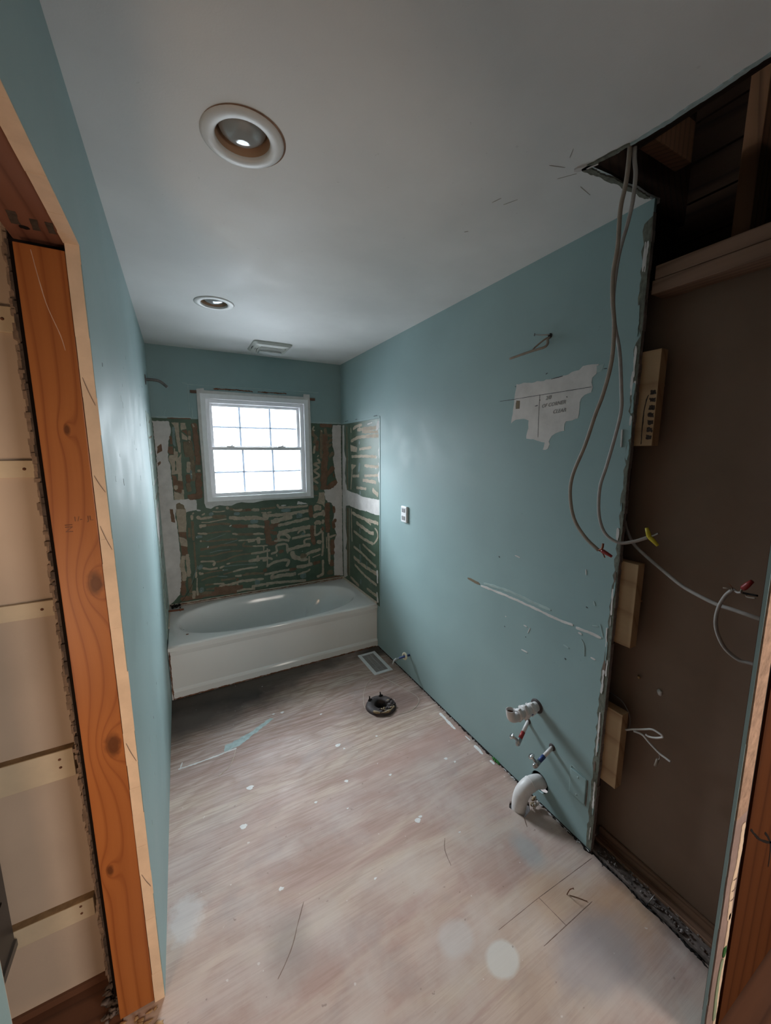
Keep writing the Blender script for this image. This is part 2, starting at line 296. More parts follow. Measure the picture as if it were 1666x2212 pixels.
class MB:
    def __init__(s): s.bm = bmesh.new()
    def box(s, a, b, mi=0, bev=0.0, jit=0.0):
        x0, y0, z0 = [min(p, q) for p, q in zip(a, b)]; x1, y1, z1 = [max(p, q) for p, q in zip(a, b)]
        vs = [s.bm.verts.new((x, y, z)) for x in (x0, x1) for y in (y0, y1) for z in (z0, z1)]
        fs = [s.bm.faces.new([vs[i] for i in q]) for q in ((0, 1, 3, 2), (4, 6, 7, 5), (0, 4, 5, 1), (2, 3, 7, 6), (0, 2, 6, 4), (1, 5, 7, 3))]
        for f in fs: f.material_index = mi
        if bev:
            es = set(e for f in fs for e in f.edges)
            r = bmesh.ops.bevel(s.bm, geom=list(es), offset=bev, segments=2, affect='EDGES', profile=0.6)
            for f in r['faces']: f.material_index = mi
        return s
    def tube(s, pts, r, n=10, mi=0, flat=1.0, caps=True, smooth_path=True):
        P = [Vector(p) for p in pts]
        R = r if isinstance(r, (list, tuple)) else [r] * len(P)
        if smooth_path and len(P) > 2:
            Q, RR = [], []
            for i in range(len(P) - 1):
                p0, p1, p2, p3 = P[max(i - 1, 0)], P[i], P[i + 1], P[min(i + 2, len(P) - 1)]
                for k in range(5):
                    t = k / 5
                    Q.append(0.5 * ((2 * p1) + (-p0 + p2) * t + (2 * p0 - 5 * p1 + 4 * p2 - p3) * t * t + (-p0 + 3 * p1 - 3 * p2 + p3) * t ** 3))
                    RR.append(R[i] * (1 - t) + R[i + 1] * t)
            Q.append(P[-1]); RR.append(R[-1]); P, R = Q, RR
        rings = []; up = None
        for i, p in enumerate(P):
            d = (P[min(i + 1, len(P) - 1)] - P[max(i - 1, 0)]).normalized()
            if up is None:
                up = Vector((0, 0, 1)) if abs(d.z) < 0.9 else Vector((1, 0, 0))
            a = d.cross(up)
            if a.length < 1e-6: a = d.cross(Vector((0, 1, 0)))
            a.normalize(); b = a.cross(d).normalized(); up = b
            rings.append([s.bm.verts.new(p + (a * math.cos(2 * math.pi * k / n) * flat + b * math.sin(2 * math.pi * k / n)) * R[i]) for k in range(n)])
        for A, B in zip(rings, rings[1:]):
            for k in range(n):
                f = s.bm.faces.new((A[k], A[(k + 1) % n], B[(k + 1) % n], B[k])); f.smooth = True; f.material_index = mi
        if caps:
            for q in (rings[0][::-1], rings[-1]):
                f = s.bm.faces.new(q); f.material_index = mi
        return s
    def lathe(s, c, axis, prof, n=28, mi=0, closed=False, wob=0.0, seed=0):     # prof: (radius, offset along axis)
        ax = Vector(axis).normalized(); u = ax.orthogonal().normalized(); v = ax.cross(u); c = Vector(c); rg = random.Random(seed)
        ph = [(rg.uniform(0, 6.28), rg.uniform(0.3, 1)) for _ in range(4)]
        rings = []
        for r, h in prof:
            ring = []
            for k in range(n):
                a = 2 * math.pi * k / n
                q = 1 + wob * sum(w * math.sin((j + 2) * a + p) for j, (p, w) in enumerate(ph))
                ring.append(s.bm.verts.new(c + ax * h + (u * math.cos(a) + v * math.sin(a)) * r * q))
            rings.append(ring)
        if closed: rings.append(rings[0])
        for A, B in zip(rings, rings[1:]):
            for k in range(n):
                f = s.bm.faces.new((A[k], A[(k + 1) % n], B[(k + 1) % n], B[k])); f.smooth = True; f.material_index = mi
        return s
    def disc(s, c, axis, r, n=28, mi=0):
        ax = Vector(axis).normalized(); u = ax.orthogonal().normalized(); v = ax.cross(u); c = Vector(c)
        f = s.bm.faces.new([s.bm.verts.new(c + (u * math.cos(2 * math.pi * k / n) + v * math.sin(2 * math.pi * k / n)) * r) for k in range(n)]); f.material_index = mi
        return s
    def blob(s, c, r, mi=0, wob=0.25, seed=0):
        rg = random.Random(seed); q = bmesh.ops.create_icosphere(s.bm, subdivisions=2, radius=1.0)
        for v in q['verts']:
            k = 1 + rg.uniform(-wob, wob)
            v.co = Vector((c[0] + v.co.x * r[0] * k, c[1] + v.co.y * r[1] * k, c[2] + v.co.z * r[2] * k))
        for f in set(f for v in q['verts'] for f in v.link_faces): f.material_index = mi; f.smooth = True
        return s
    # thin relief on a surface: mp maps (u, v, height) to a point
    def ribbon(s, mp, pts, w, h, mi=0, rag=0.2, step=0.008, seed=0):
        rg = random.Random(seed); P = [Vector((*p, 0)) for p in pts]; Q = []
        if len(P) == 2: P = [P[0], (P[0] + P[1]) / 2, P[1]]
        for i in range(len(P) - 1):
            p0, p1, p2, p3 = P[max(i - 1, 0)], P[i], P[i + 1], P[min(i + 2, len(P) - 1)]
            k = max(2, int((p2 - p1).length / step))
            for j in range(k):
                t = j / k; Q.append(0.5 * ((2 * p1) + (-p0 + p2) * t + (2 * p0 - 5 * p1 + 4 * p2 - p3) * t * t + (-p0 + 3 * p1 - 3 * p2 + p3) * t ** 3))
        Q.append(P[-1]); n = len(Q); wv = rg.uniform(0, 6); rows = []
        for i, p in enumerate(Q):
            d = (Q[min(i + 1, n - 1)] - Q[max(i - 1, 0)]); d = d.normalized() if d.length > 1e-9 else Vector((1, 0, 0))
            a = Vector((-d.y, d.x, 0)); e = min(i, n - 1 - i)
            cap = 0.55 if e == 0 else (0.9 if e == 1 else 1.0)
            q = w / 2 * cap * (1 + rag * (math.sin(i * 0.7 + wv) * 0.5 + rg.uniform(-0.6, 0.6))); q2 = w / 2 * cap * (1 + rag * (math.cos(i * 0.53 + wv) * 0.5 + rg.uniform(-0.6, 0.6)))
            L, R_ = p + a * q, p - a * q2
            rows.append([s.bm.verts.new(mp(L.x, L.y, 0)), s.bm.verts.new(mp(*(p + a * q * 0.9).xy, h)), s.bm.verts.new(mp(*(p - a * q2 * 0.9).xy, h)), s.bm.verts.new(mp(R_.x, R_.y, 0))])
        for A, B in zip(rows, rows[1:]):
            for k in range(3):
                f = s.bm.faces.new((A[k], A[k + 1], B[k + 1], B[k])); f.material_index = mi
        for r_ in (rows[0], rows[-1]):
            f = s.bm.faces.new(r_); f.material_index = mi
        return s
    def patch(s, mp, pts, h, mi=0, rag=0.0025, step=0.012, seed=0):
        rg = random.Random(seed); P = [Vector(p) for p in pts]; Q = []
        for i, p in enumerate(P):
            q = P[(i + 1) % len(P)]; k = max(1, int((q - p).length / step)); d = (q - p); nn = Vector((-d.y, d.x)); nn = nn.normalized() if nn.length > 1e-9 else nn
            for j in range(k): Q.append(p + d * (j / k) + nn * rg.uniform(-rag, rag))
        n = len(Q)
        vv2, ee2, ff2, *_ = delaunay_2d_cdt([Vector((q.x, q.y)) for q in Q], [], [list(range(n))], 1, 1e-6)
        tv = [s.bm.verts.new(mp(q.x, q.y, h)) for q in vv2]; used = {}
        for t_ in ff2:
            try: f = s.bm.faces.new([tv[i] for i in t_]); f.material_index = mi
            except ValueError: continue
            for i in range(len(t_)):
                k = (min(t_[i], t_[(i + 1) % len(t_)]), max(t_[i], t_[(i + 1) % len(t_)])); used[k] = used.get(k, 0) + 1
        bv = {}
        for (i, j), c in used.items():
            if c == 1:
                for q in (i, j):
                    if q not in bv: bv[q] = s.bm.verts.new(mp(vv2[q].x, vv2[q].y, 0))
                f = s.bm.faces.new((tv[i], tv[j], bv[j], bv[i])); f.material_index = mi
        for v in tv:
            if not v.link_faces: s.bm.verts.remove(v)
        return s
    def prism(s, outline, mp, h0, h1, mi=0):
        A = [s.bm.verts.new(mp(u, v, h0)) for u, v in outline]; B = [s.bm.verts.new(mp(u, v, h1)) for u, v in outline]
        n = len(outline); fs = [s.bm.faces.new(A[::-1]), s.bm.faces.new(B)]
        for i in range(n): fs.append(s.bm.faces.new((A[i], A[(i + 1) % n], B[(i + 1) % n], B[i])))
        for f in fs: f.material_index = mi
        return s
    def build(s, name, mat, parent=None, origin=None, smooth=False, normals=True):
        if normals: bmesh.ops.recalc_face_normals(s.bm, faces=s.bm.faces[:])
        me = bpy.data.meshes.new(name); s.bm.to_mesh(me); s.bm.free()
        return link(name, me, mat, parent, origin, smooth)

def plate(name, outer, holes, thick, mp, mat, parent=None, origin=None):      # flat sheet with holes; mp(u, v, w)
    cu = bpy.data.curves.new('tmp', 'CURVE'); cu.dimensions = '2D'; cu.fill_mode = 'BOTH'; cu.extrude = thick / 2
    for lp in [outer] + holes:
        sp = cu.splines.new('POLY'); sp.points.add(len(lp) - 1); sp.use_cyclic_u = True
        for q, (a, b) in zip(sp.points, lp): q.co = (a, b, 0, 1)
    o = bpy.data.objects.new('tmp', cu); COL.objects.link(o); bpy.context.view_layer.update()
    me = bpy.data.meshes.new_from_object(o.evaluated_get(bpy.context.evaluated_depsgraph_get()))
    bpy.data.objects.remove(o); bpy.data.curves.remove(cu)
    for v in me.vertices: v.co = mp(v.co.x, v.co.y, v.co.z + thick / 2)
    bm = bmesh.new(); bm.from_mesh(me); bmesh.ops.remove_doubles(bm, verts=bm.verts[:], dist=1e-5); bmesh.ops.recalc_face_normals(bm, faces=bm.faces[:]); bm.to_mesh(me); bm.free()
    me.name = name; me.materials.clear()
    return link(name, me, mat, parent, origin)
circ = lambda cx, cy, r, n=40: [(cx + r * math.cos(2 * math.pi * k / n), cy + r * math.sin(2 * math.pi * k / n)) for k in range(n)]
rect = lambda a, b, c, d: [(a, b), (c, b), (c, d), (a, d)]
text_ok = True
def writing(name, body, size, mat, place, parent, shear=0.25):               # raised lettering mesh; place(u, v, w)
    cu = bpy.data.curves.new('tmp', 'FONT'); cu.body = body; cu.size = size; cu.shear = shear; cu.extrude = 0.0003; cu.align_x = 'LEFT'
    o = bpy.data.objects.new('tmp', cu); COL.objects.link(o); bpy.context.view_layer.update()
    me = bpy.data.meshes.new_from_object(o.evaluated_get(bpy.context.evaluated_depsgraph_get()))
    bpy.data.objects.remove(o); bpy.data.curves.remove(cu)
    for v in me.vertices: v.co = place(v.co.x, v.co.y, v.co.z)
    me.name = name; me.materials.clear()
    return link(name, me, mat, parent)
BACK_POLYS=[('W',[(-0.013,1.281),(0.101,1.275),(0.097,1.231),(0.181,1.236),(0.238,1.233),(0.259,1.227),(0.261,1.192),(0.254,1.147),(0.187,1.137),(0.176,1.131),(0.176,1.173),(0.161,1.198),(0.114,1.194),(0.098,1.105),(0.107,1.055),(0.113,0.778),(0.105,0.703),(0.108,0.651),(0.102,0.549),(0.085,0.463),(0.037,0.409),(0.0,0.385),(-0.0,0.54),(-0.006,0.844),(-0.012,1.138)]),
('T',[(0.114,1.194),(0.127,1.2),(0.165,1.191),(0.178,1.165),(0.178,1.128),(0.169,0.974),(0.113,0.98),(0.112,1.064),(0.109,1.128)]),
('Bn',[(0.113,0.981),(0.168,0.972),(0.167,0.911),(0.15,0.931),(0.116,0.943)]),
('T',[(0.115,0.941),(0.15,0.928),(0.167,0.911),(0.169,0.853),(0.148,0.849),(0.119,0.869)]),
('Bn',[(0.12,0.868),(0.166,0.85),(0.167,0.802),(0.157,0.78),(0.122,0.785)]),
('Bn',[(0.066,1.18),(0.087,1.172),(0.094,1.105),(0.095,1.056),(0.07,1.068)]),
('Bn',[(0.11,0.774),(0.11,0.651),(0.115,0.572),(0.106,0.574),(0.107,0.677)]),
('W',[(1.083,1.168),(1.118,1.159),(1.18,1.138),(1.129,1.137),(1.073,1.139)]),
('T',[(1.284,1.236),(1.34,1.233),(1.336,1.094),(1.3,1.139),(1.257,1.142),(1.282,1.164)]),
('W',[(1.335,1.264),(1.369,1.141),(1.407,1.132),(1.438,1.062),(1.416,0.953),(1.434,0.876),(1.452,0.824),(1.424,0.751),(1.417,0.417),(1.511,0.399),(1.508,0.677),(1.513,1.057),(1.517,1.255)]),
('T',[(0.127,1.833),(0.177,1.835),(0.176,1.741),(0.178,1.614),(0.172,1.603),(0.159,1.61),(0.151,1.74),(0.145,1.81)]),
('Bn',[(0.091,1.652),(0.126,1.653),(0.127,1.593),(0.102,1.593),(0.087,1.614)]),
('T',[(0.096,1.586),(0.127,1.587),(0.131,1.621),(0.157,1.612),(0.153,1.564),(0.178,1.6),(0.169,1.457),(0.17,1.384),(0.14,1.389),(0.143,1.443),(0.1,1.437),(0.107,1.494),(0.087,1.558)]),
('Bn',[(0.101,1.435),(0.127,1.425),(0.137,1.389),(0.173,1.382),(0.173,1.311),(0.155,1.286),(0.106,1.311),(0.104,1.387)]),
('T',[(0.105,1.305),(0.133,1.295),(0.155,1.283),(0.161,1.315),(0.175,1.315),(0.172,1.234),(0.104,1.242)]),
('T',[(0.109,1.35),(0.122,1.355),(0.137,1.349),(0.135,1.324),(0.119,1.315),(0.106,1.329)]),
('T',[(0.189,1.832),(0.221,1.833),(0.228,1.791),(0.188,1.776)]),
('Bn',[(0.191,1.773),(0.23,1.784),(0.232,1.737)]),
('T',[(0.19,1.76),(0.229,1.728),(0.227,1.699),(0.191,1.709)]),
('T',[(0.239,1.756),(0.253,1.735),(0.253,1.699),(0.234,1.707)]),
('G2',[(0.132,1.547),(0.137,1.536),(0.134,1.472),(0.127,1.465)]),
('W',[(-0.002,1.842),(0.112,1.843),(0.12,1.781),(0.115,1.74),(0.098,1.691),(0.085,1.607),(0.09,1.593),(0.084,1.558),(0.096,1.512),(0.097,1.441),(0.1,1.315),(0.099,1.238),(0.21,1.239),(0.256,1.225),(0.26,1.195),(0.257,1.153),(-0.005,1.172),(0.008,1.565),(0.005,1.822)]),
('Bn',[(0.021,1.649),(0.05,1.673),(0.052,1.617),(0.014,1.597)]),
('Bn',[(0.013,1.527),(0.03,1.541),(0.037,1.53),(0.012,1.499)]),
('O',[(0.114,1.204),(0.137,1.214),(0.167,1.19),(0.175,1.159),(0.111,1.164)]),
('T',[(1.288,1.238),(1.338,1.238),(1.341,1.146),(1.326,1.121),(1.258,1.138),(1.287,1.194)]),
('W',[(1.437,1.855),(1.429,1.823),(1.428,1.672),(1.445,1.603),(1.44,1.568),(1.428,1.559),(1.438,1.498),(1.445,1.409),(1.459,1.355),(1.472,1.326),(1.434,1.302),(1.404,1.263),(1.353,1.257),(1.338,1.222),(1.35,1.163),(1.411,1.137),(1.41,1.115),(1.51,1.109),(1.514,1.362),(1.513,1.629),(1.517,1.858)])]
BACK_STROKES=[('O',0.0207,[(0.502,1.14),(0.559,1.122),(0.678,1.116)]),
('T',0.013,[(0.531,1.131),(0.559,1.122),(0.604,1.127)]),
('T',0.0186,[(0.678,1.116),(0.742,1.114)]),
('T',0.0152,[(0.397,1.151),(0.418,1.153)]),
('T',0.0081,[(0.37,1.126),(0.416,1.12),(0.468,1.124)]),
('T',0.0206,[(0.48,1.159),(0.495,1.137)]),
('W',0.0109,[(0.254,1.147),(0.284,1.14)]),
('O',0.0255,[(0.367,1.08),(0.475,1.077)]),
('T',0.016,[(0.254,1.094),(0.275,1.073),(0.303,1.075),(0.367,1.08)]),
('T',0.025,[(0.252,1.095),(0.276,1.075)]),
('T',0.0121,[(0.289,1.102),(0.314,1.115)]),
('T',0.0076,[(0.282,1.042),(0.337,1.039),(0.402,1.047),(0.476,1.056)]),
('T',0.026,[(0.493,1.065),(0.604,1.05),(0.746,1.04)]),
('O',0.0173,[(0.312,1.016),(0.41,1.018),(0.504,1.009)]),
('T',0.0212,[(0.263,1.017),(0.317,1.013)]),
('T',0.0152,[(0.271,1.01),(0.277,0.996)]),
('Bn',0.0262,[(0.513,0.992),(0.645,0.977)]),
('T',0.0193,[(0.64,0.974),(0.742,0.968)]),
('W',0.0073,[(0.493,0.989),(0.511,1.0)]),
('O',0.0102,[(0.321,0.946),(0.405,0.95),(0.503,0.948)]),
('T',0.0142,[(0.249,0.955),(0.321,0.943)]),
('O',0.018,[(0.552,0.914),(0.687,0.903)]),
('T',0.0179,[(0.511,0.925),(0.555,0.915)]),
('T',0.0152,[(0.682,0.903),(0.739,0.9)]),
('O',0.0122,[(0.258,0.888),(0.354,0.878),(0.448,0.88),(0.55,0.874)]),
('T',0.0153,[(0.261,0.889),(0.274,0.888)]),
('T',0.0096,[(0.557,0.86),(0.629,0.857),(0.736,0.857)]),
('T',0.0162,[(0.633,0.841),(0.694,0.845)]),
('G',0.0041,[(0.308,0.885),(0.384,0.906),(0.461,0.929)]),
('O',0.0185,[(0.258,0.816),(0.327,0.823),(0.446,0.834),(0.547,0.824)]),
('O',0.0135,[(0.613,0.843),(0.594,0.81),(0.671,0.795)]),
('T',0.0109,[(0.671,0.797),(0.733,0.793)]),
('W',0.0072,[(0.316,0.825),(0.321,0.84)]),
('G',0.0053,[(0.446,0.846),(0.505,0.855),(0.555,0.868)]),
('O',0.0113,[(0.25,0.763),(0.346,0.755),(0.466,0.772),(0.589,0.767)]),
('G',0.0062,[(0.329,0.781),(0.395,0.791),(0.491,0.79)]),
('O',0.0116,[(0.37,0.696),(0.438,0.703),(0.537,0.73),(0.658,0.734)]),
('T',0.0137,[(0.658,0.734),(0.73,0.736)]),
('T',0.0124,[(0.253,0.715),(0.354,0.703),(0.357,0.669)]),
('T',0.021,[(0.343,0.674),(0.362,0.679)]),
('O',0.0096,[(0.45,0.669),(0.534,0.676),(0.634,0.668)]),
('T',0.0154,[(0.629,0.667),(0.727,0.663)]),
('T',0.0118,[(0.45,0.668),(0.479,0.67)]),
('G',0.0059,[(0.434,0.647),(0.532,0.647),(0.694,0.635)]),
('T',0.0146,[(0.265,0.659),(0.32,0.641),(0.381,0.644)]),
('T',0.016,[(0.395,0.639),(0.434,0.653)]),
('O',0.0097,[(0.42,0.582),(0.499,0.591)]),
('T',0.0135,[(0.497,0.591),(0.58,0.604),(0.705,0.604)]),
('O',0.0105,[(0.267,0.61),(0.337,0.617),(0.423,0.617)]),
('T',0.0177,[(0.24,0.628),(0.246,0.612),(0.269,0.611)]),
('W',0.0096,[(0.418,0.619),(0.425,0.618)]),
('G',0.0086,[(0.423,0.618),(0.461,0.615)]),
('O',0.0105,[(0.249,0.553),(0.31,0.57),(0.382,0.574)]),
('G',0.0075,[(0.372,0.571),(0.453,0.556)]),
('O',0.0161,[(0.398,0.531),(0.515,0.531)]),
('T',0.0163,[(0.512,0.55),(0.567,0.548)]),
('O',0.0121,[(0.567,0.551),(0.721,0.543)]),
('Bn',0.0219,[(0.52,0.522),(0.539,0.511)]),
('T',0.0183,[(0.38,0.48),(0.473,0.483),(0.574,0.497),(0.718,0.487)]),
('T',0.0143,[(0.523,0.494),(0.531,0.459)]),
('T',0.0117,[(0.339,0.508),(0.425,0.499)]),
('O',0.0137,[(0.274,0.509),(0.339,0.508)]),
('O',0.0138,[(0.28,0.47),(0.351,0.469)]),
('Bn',0.0429,[(0.341,0.454),(0.422,0.451),(0.57,0.436)]),
('T',0.0154,[(0.514,0.412),(0.595,0.418),(0.672,0.407)]),
('T',0.0336,[(0.644,0.429),(0.672,0.418)]),
('Bn',0.0311,[(0.086,0.421),(0.185,0.418),(0.324,0.425),(0.519,0.412)]),
('O',0.0209,[(0.15,0.44),(0.325,0.441)]),
('Bn',0.0308,[(0.117,0.572),(0.11,0.448)]),
('T',0.0278,[(0.135,0.781),(0.12,0.701),(0.128,0.622),(0.126,0.571)]),
('T',0.0228,[(0.162,0.792),(0.162,0.695),(0.162,0.601)]),
('O',0.0232,[(0.165,0.59),(0.165,0.459)]),
('T',0.0236,[(0.189,0.476),(0.182,0.408)]),
('T',0.0131,[(0.213,0.503),(0.213,0.429)]),
('T',0.0179,[(0.216,1.11),(0.215,1.068)]),
('T',0.0099,[(0.22,1.115),(0.234,1.126)]),
('O',0.017,[(0.217,1.06),(0.216,0.99),(0.216,0.898)]),
('O',0.0111,[(0.218,0.888),(0.216,0.739),(0.218,0.634)]),
('T',0.0124,[(0.218,0.634),(0.21,0.583)]),
('T',0.0073,[(0.219,0.582),(0.213,0.503)]),
('O',0.017,[(0.189,1.007),(0.189,0.926)]),
('G',0.0041,[(0.231,0.685),(0.197,0.601),(0.175,0.536)]),
('M',0.0233,[(0.343,1.105),(0.378,1.108)]),
('M',0.0208,[(0.534,1.096),(0.582,1.092)]),
('M',0.0233,[(0.234,0.922),(0.281,0.927)]),
('M',0.0259,[(0.233,0.653),(0.265,0.685)]),
('M',0.0421,[(0.23,0.474),(0.262,0.468)]),
('M',0.0246,[(0.663,1.016),(0.723,1.011)]),
('M',0.0337,[(0.675,0.463),(0.706,0.458)]),
('W',0.0061,[(0.367,1.108),(0.37,1.11)]),
('W',0.0061,[(0.238,0.921),(0.242,0.923)]),
('W',0.0063,[(0.241,0.467),(0.244,0.468)]),
('W',0.0054,[(0.694,1.031),(0.697,1.031)]),
('T',0.0249,[(0.619,1.053),(0.719,1.047),(0.782,1.025)]),
('T',0.0339,[(0.782,1.082),(0.798,1.018)]),
('Bn',0.0399,[(0.804,1.017),(0.802,0.908),(0.813,0.802)]),
('T',0.025,[(0.8,1.052),(0.85,1.056),(1.009,1.058),(1.181,1.074)]),
('Bn',0.0316,[(0.823,0.958),(0.914,0.973)]),
('T',0.0355,[(0.836,0.998),(0.927,1.013),(1.028,1.031)]),
('T',0.022,[(0.896,0.958),(1.006,0.976),(1.185,1.002)]),
('Bn',0.023,[(0.828,0.935),(0.862,0.943)]),
('T',0.0179,[(0.641,0.979),(0.704,0.978),(0.779,0.955)]),
('T',0.0136,[(0.679,0.904),(0.722,0.905),(0.771,0.895)]),
('T',0.0268,[(0.899,0.893),(1.032,0.909),(1.195,0.925)]),
('T',0.0177,[(0.968,0.897),(1.121,0.912),(1.194,0.905)]),
('Bn',0.026,[(0.826,0.906),(0.887,0.889)]),
('Bn',0.0292,[(0.874,0.848),(0.873,0.813),(0.805,0.8)]),
('T',0.0235,[(0.896,0.834),(0.904,0.874),(0.966,0.868),(1.0,0.829)]),
('T',0.0187,[(0.856,0.821),(0.919,0.826),(0.993,0.811)]),
('T',0.0132,[(1.072,0.868),(1.091,0.891),(1.133,0.893),(1.131,0.845)]),
('T',0.0203,[(1.017,0.827),(1.119,0.84),(1.192,0.844)]),
('T',0.0146,[(1.134,0.759),(1.136,0.802),(1.197,0.81)]),
('T',0.0251,[(0.96,0.72),(1.086,0.745),(1.189,0.753)]),
('T',0.0168,[(0.974,0.694),(0.969,0.724),(0.963,0.782),(0.877,0.776),(0.874,0.724),(0.823,0.706)]),
('Bn',0.0296,[(0.891,0.713),(0.937,0.725)]),
('T',0.0095,[(0.873,0.701),(0.875,0.677)]),
('O',0.0112,[(0.611,0.911),(0.679,0.906)]),
('T',0.0101,[(0.613,0.857),(0.693,0.855),(0.779,0.848)]),
('T',0.0274,[(0.723,0.873),(0.723,0.813)]),
('T',0.0103,[(0.674,0.796),(0.799,0.788)]),
('T',0.016,[(0.654,0.732),(0.741,0.734),(0.819,0.743)]),
('T',0.0105,[(0.795,0.764),(0.786,0.588)]),
('T',0.0196,[(0.712,0.71),(0.704,0.653)]),
('T',0.016,[(0.629,0.669),(0.766,0.679),(0.837,0.658)]),
('T',0.0338,[(0.757,0.676),(0.781,0.653)]),
('T',0.0081,[(0.754,0.78),(0.765,0.785),(0.76,0.739)]),
('T',0.0206,[(0.789,0.593),(0.847,0.627),(0.969,0.634),(0.974,0.603),(0.954,0.572)]),
('T',0.0361,[(1.016,0.71),(1.028,0.656),(1.099,0.625)]),
('T',0.0245,[(1.093,0.617),(1.174,0.671),(1.288,0.694)]),
('T',0.0208,[(1.087,0.611),(1.16,0.614)]),
('T',0.0136,[(1.173,0.643),(1.171,0.569)]),
('T',0.0081,[(1.204,0.624),(1.286,0.647)]),
('O',0.0367,[(1.088,0.648),(1.149,0.653)]),
('T',0.0257,[(1.049,0.556),(1.121,0.551),(1.202,0.565)]),
('Bn',0.0275,[(1.208,0.562),(1.281,0.574)]),
('T',0.016,[(1.058,0.48),(1.156,0.499),(1.176,0.518)]),
('T',0.0177,[(0.758,0.526),(0.843,0.532),(0.988,0.539)]),
('Bn',0.0243,[(0.982,0.535),(1.048,0.537)]),
('T',0.0274,[(0.807,0.482),(0.899,0.493),(1.043,0.489)]),
('T',0.0167,[(0.813,0.494),(0.849,0.531)]),
('T',0.0115,[(0.599,0.605),(0.702,0.603)]),
('O',0.0173,[(0.597,0.558),(0.753,0.539)]),
('Bn',0.0294,[(0.749,0.564),(0.782,0.565)]),
('T',0.0162,[(0.593,0.493),(0.751,0.488)]),
('T',0.0199,[(0.644,0.433),(0.754,0.437),(0.839,0.436),(1.135,0.411)]),
('T',0.0167,[(0.77,0.411),(0.799,0.442)]),
('T',0.0128,[(0.589,0.419),(0.67,0.405)]),
('Bn',0.0328,[(1.201,1.122),(1.203,1.007)]),
('T',0.045,[(1.231,1.093),(1.305,1.093)]),
('T',0.0289,[(1.222,1.015),(1.272,1.032),(1.329,1.04)]),
('T',0.0231,[(1.32,1.071),(1.328,1.009)]),
('T',0.0291,[(1.232,0.947),(1.276,0.959),(1.288,0.933)]),
('T',0.0183,[(1.238,0.931),(1.238,0.84),(1.299,0.864),(1.296,0.895)]),
('Bn',0.0315,[(1.212,0.934),(1.21,0.836),(1.226,0.745)]),
('T',0.0371,[(1.252,0.773),(1.296,0.759)]),
('T',0.0233,[(1.319,0.979),(1.313,0.937)]),
('T',0.0173,[(1.311,0.863),(1.31,0.701),(1.298,0.627)]),
('T',0.0177,[(1.307,0.588),(1.303,0.435)]),
('T',0.0241,[(1.242,0.425),(1.306,0.448)]),
('Bn',0.0401,[(1.366,1.135),(1.361,0.945),(1.368,0.851)]),
('Bn',0.0209,[(1.426,1.1),(1.431,1.032)]),
('T',0.0187,[(1.368,0.845),(1.37,0.662),(1.374,0.534)]),
('T',0.0175,[(1.37,0.798),(1.446,0.818)]),
('T',0.0075,[(1.347,0.81),(1.348,0.696)]),
('Bn',0.0353,[(1.405,0.778),(1.405,0.626)]),
('Bn',0.032,[(1.394,0.576),(1.399,0.511)]),
('Bn',0.0286,[(1.419,0.962),(1.452,0.956)]),
('Bn',0.0249,[(1.419,0.958),(1.427,0.883)]),
('O',0.0515,[(1.379,0.475),(1.378,0.43)]),
('Bn',0.0271,[(1.313,0.912),(1.315,0.875)]),
('O',0.0146,[(0.754,1.118),(0.886,1.124)]),
('T',0.0222,[(0.685,1.119),(0.743,1.113)]),
('Bn',0.0187,[(0.628,1.121),(0.675,1.118)]),
('T',0.0171,[(0.899,1.153),(0.909,1.121)]),
('T',0.0172,[(0.909,1.121),(1.04,1.118),(1.177,1.12)]),
('W',0.008,[(0.932,1.138),(0.977,1.138)]),
('T',0.017,[(0.807,1.08),(0.846,1.088)]),
('T',0.0113,[(0.758,1.086),(0.802,1.086)]),
('M',0.0354,[(1.066,1.036),(1.12,1.032)]),
('M',0.0253,[(0.93,1.093),(1.016,1.093)]),
('M',0.0224,[(0.664,1.018),(0.728,1.012)]),
('M',0.0241,[(1.12,0.876),(1.131,0.851)]),
('M',0.0469,[(0.673,0.469),(0.716,0.462)]),
('M',0.0397,[(1.081,0.458),(1.137,0.461)]),
('W',0.0071,[(1.099,1.037),(1.102,1.038)]),
('W',0.0068,[(0.795,1.112),(0.798,1.113)]),
('W',0.0067,[(0.694,1.029),(0.696,1.029)]),
('W',0.0061,[(1.108,0.698),(1.11,0.695)]),
('W',0.006,[(1.105,0.86),(1.106,0.858)]),
('Bn',0.0117,[(0.588,0.39),(0.923,0.385),(1.165,0.394),(1.477,0.402)]),
('O',0.0319,[(0.211,1.692),(0.216,1.635),(0.22,1.571)]),
('O',0.0285,[(0.243,1.7),(0.25,1.563),(0.25,1.381)]),
('Bn',0.0318,[(0.285,1.835),(0.29,1.671),(0.292,1.508)]),
('T',0.0252,[(0.222,1.535),(0.222,1.492),(0.219,1.448)]),
('Bn',0.029,[(0.215,1.437),(0.213,1.368)]),
('O',0.0292,[(0.206,1.368),(0.215,1.298)]),
('Bn',0.0367,[(0.288,1.446),(0.282,1.269)]),
('T',0.0202,[(0.294,1.472),(0.295,1.453)]),
('Bn',0.0368,[(0.198,1.255),(0.305,1.26)]),
('Bn',0.016,[(0.113,1.733),(0.118,1.67)]),
('G',0.0139,[(0.14,1.803),(0.134,1.705),(0.141,1.653)]),
('T',0.0092,[(0.273,1.828),(0.283,1.803)]),
('O',0.0177,[(0.246,1.778),(0.246,1.735)]),
('G',0.0109,[(0.237,1.469),(0.235,1.396)]),
('W',0.0085,[(0.24,1.687),(0.243,1.689)]),
('W',0.0066,[(0.236,1.433),(0.238,1.44)]),
('T',0.0063,[(0.134,1.639),(0.134,1.614)]),
('P',0.002,[(0.082,1.879),(0.099,1.931)]),
('Bn',0.0069,[(0.102,1.866),(0.192,1.867),(0.265,1.868)]),
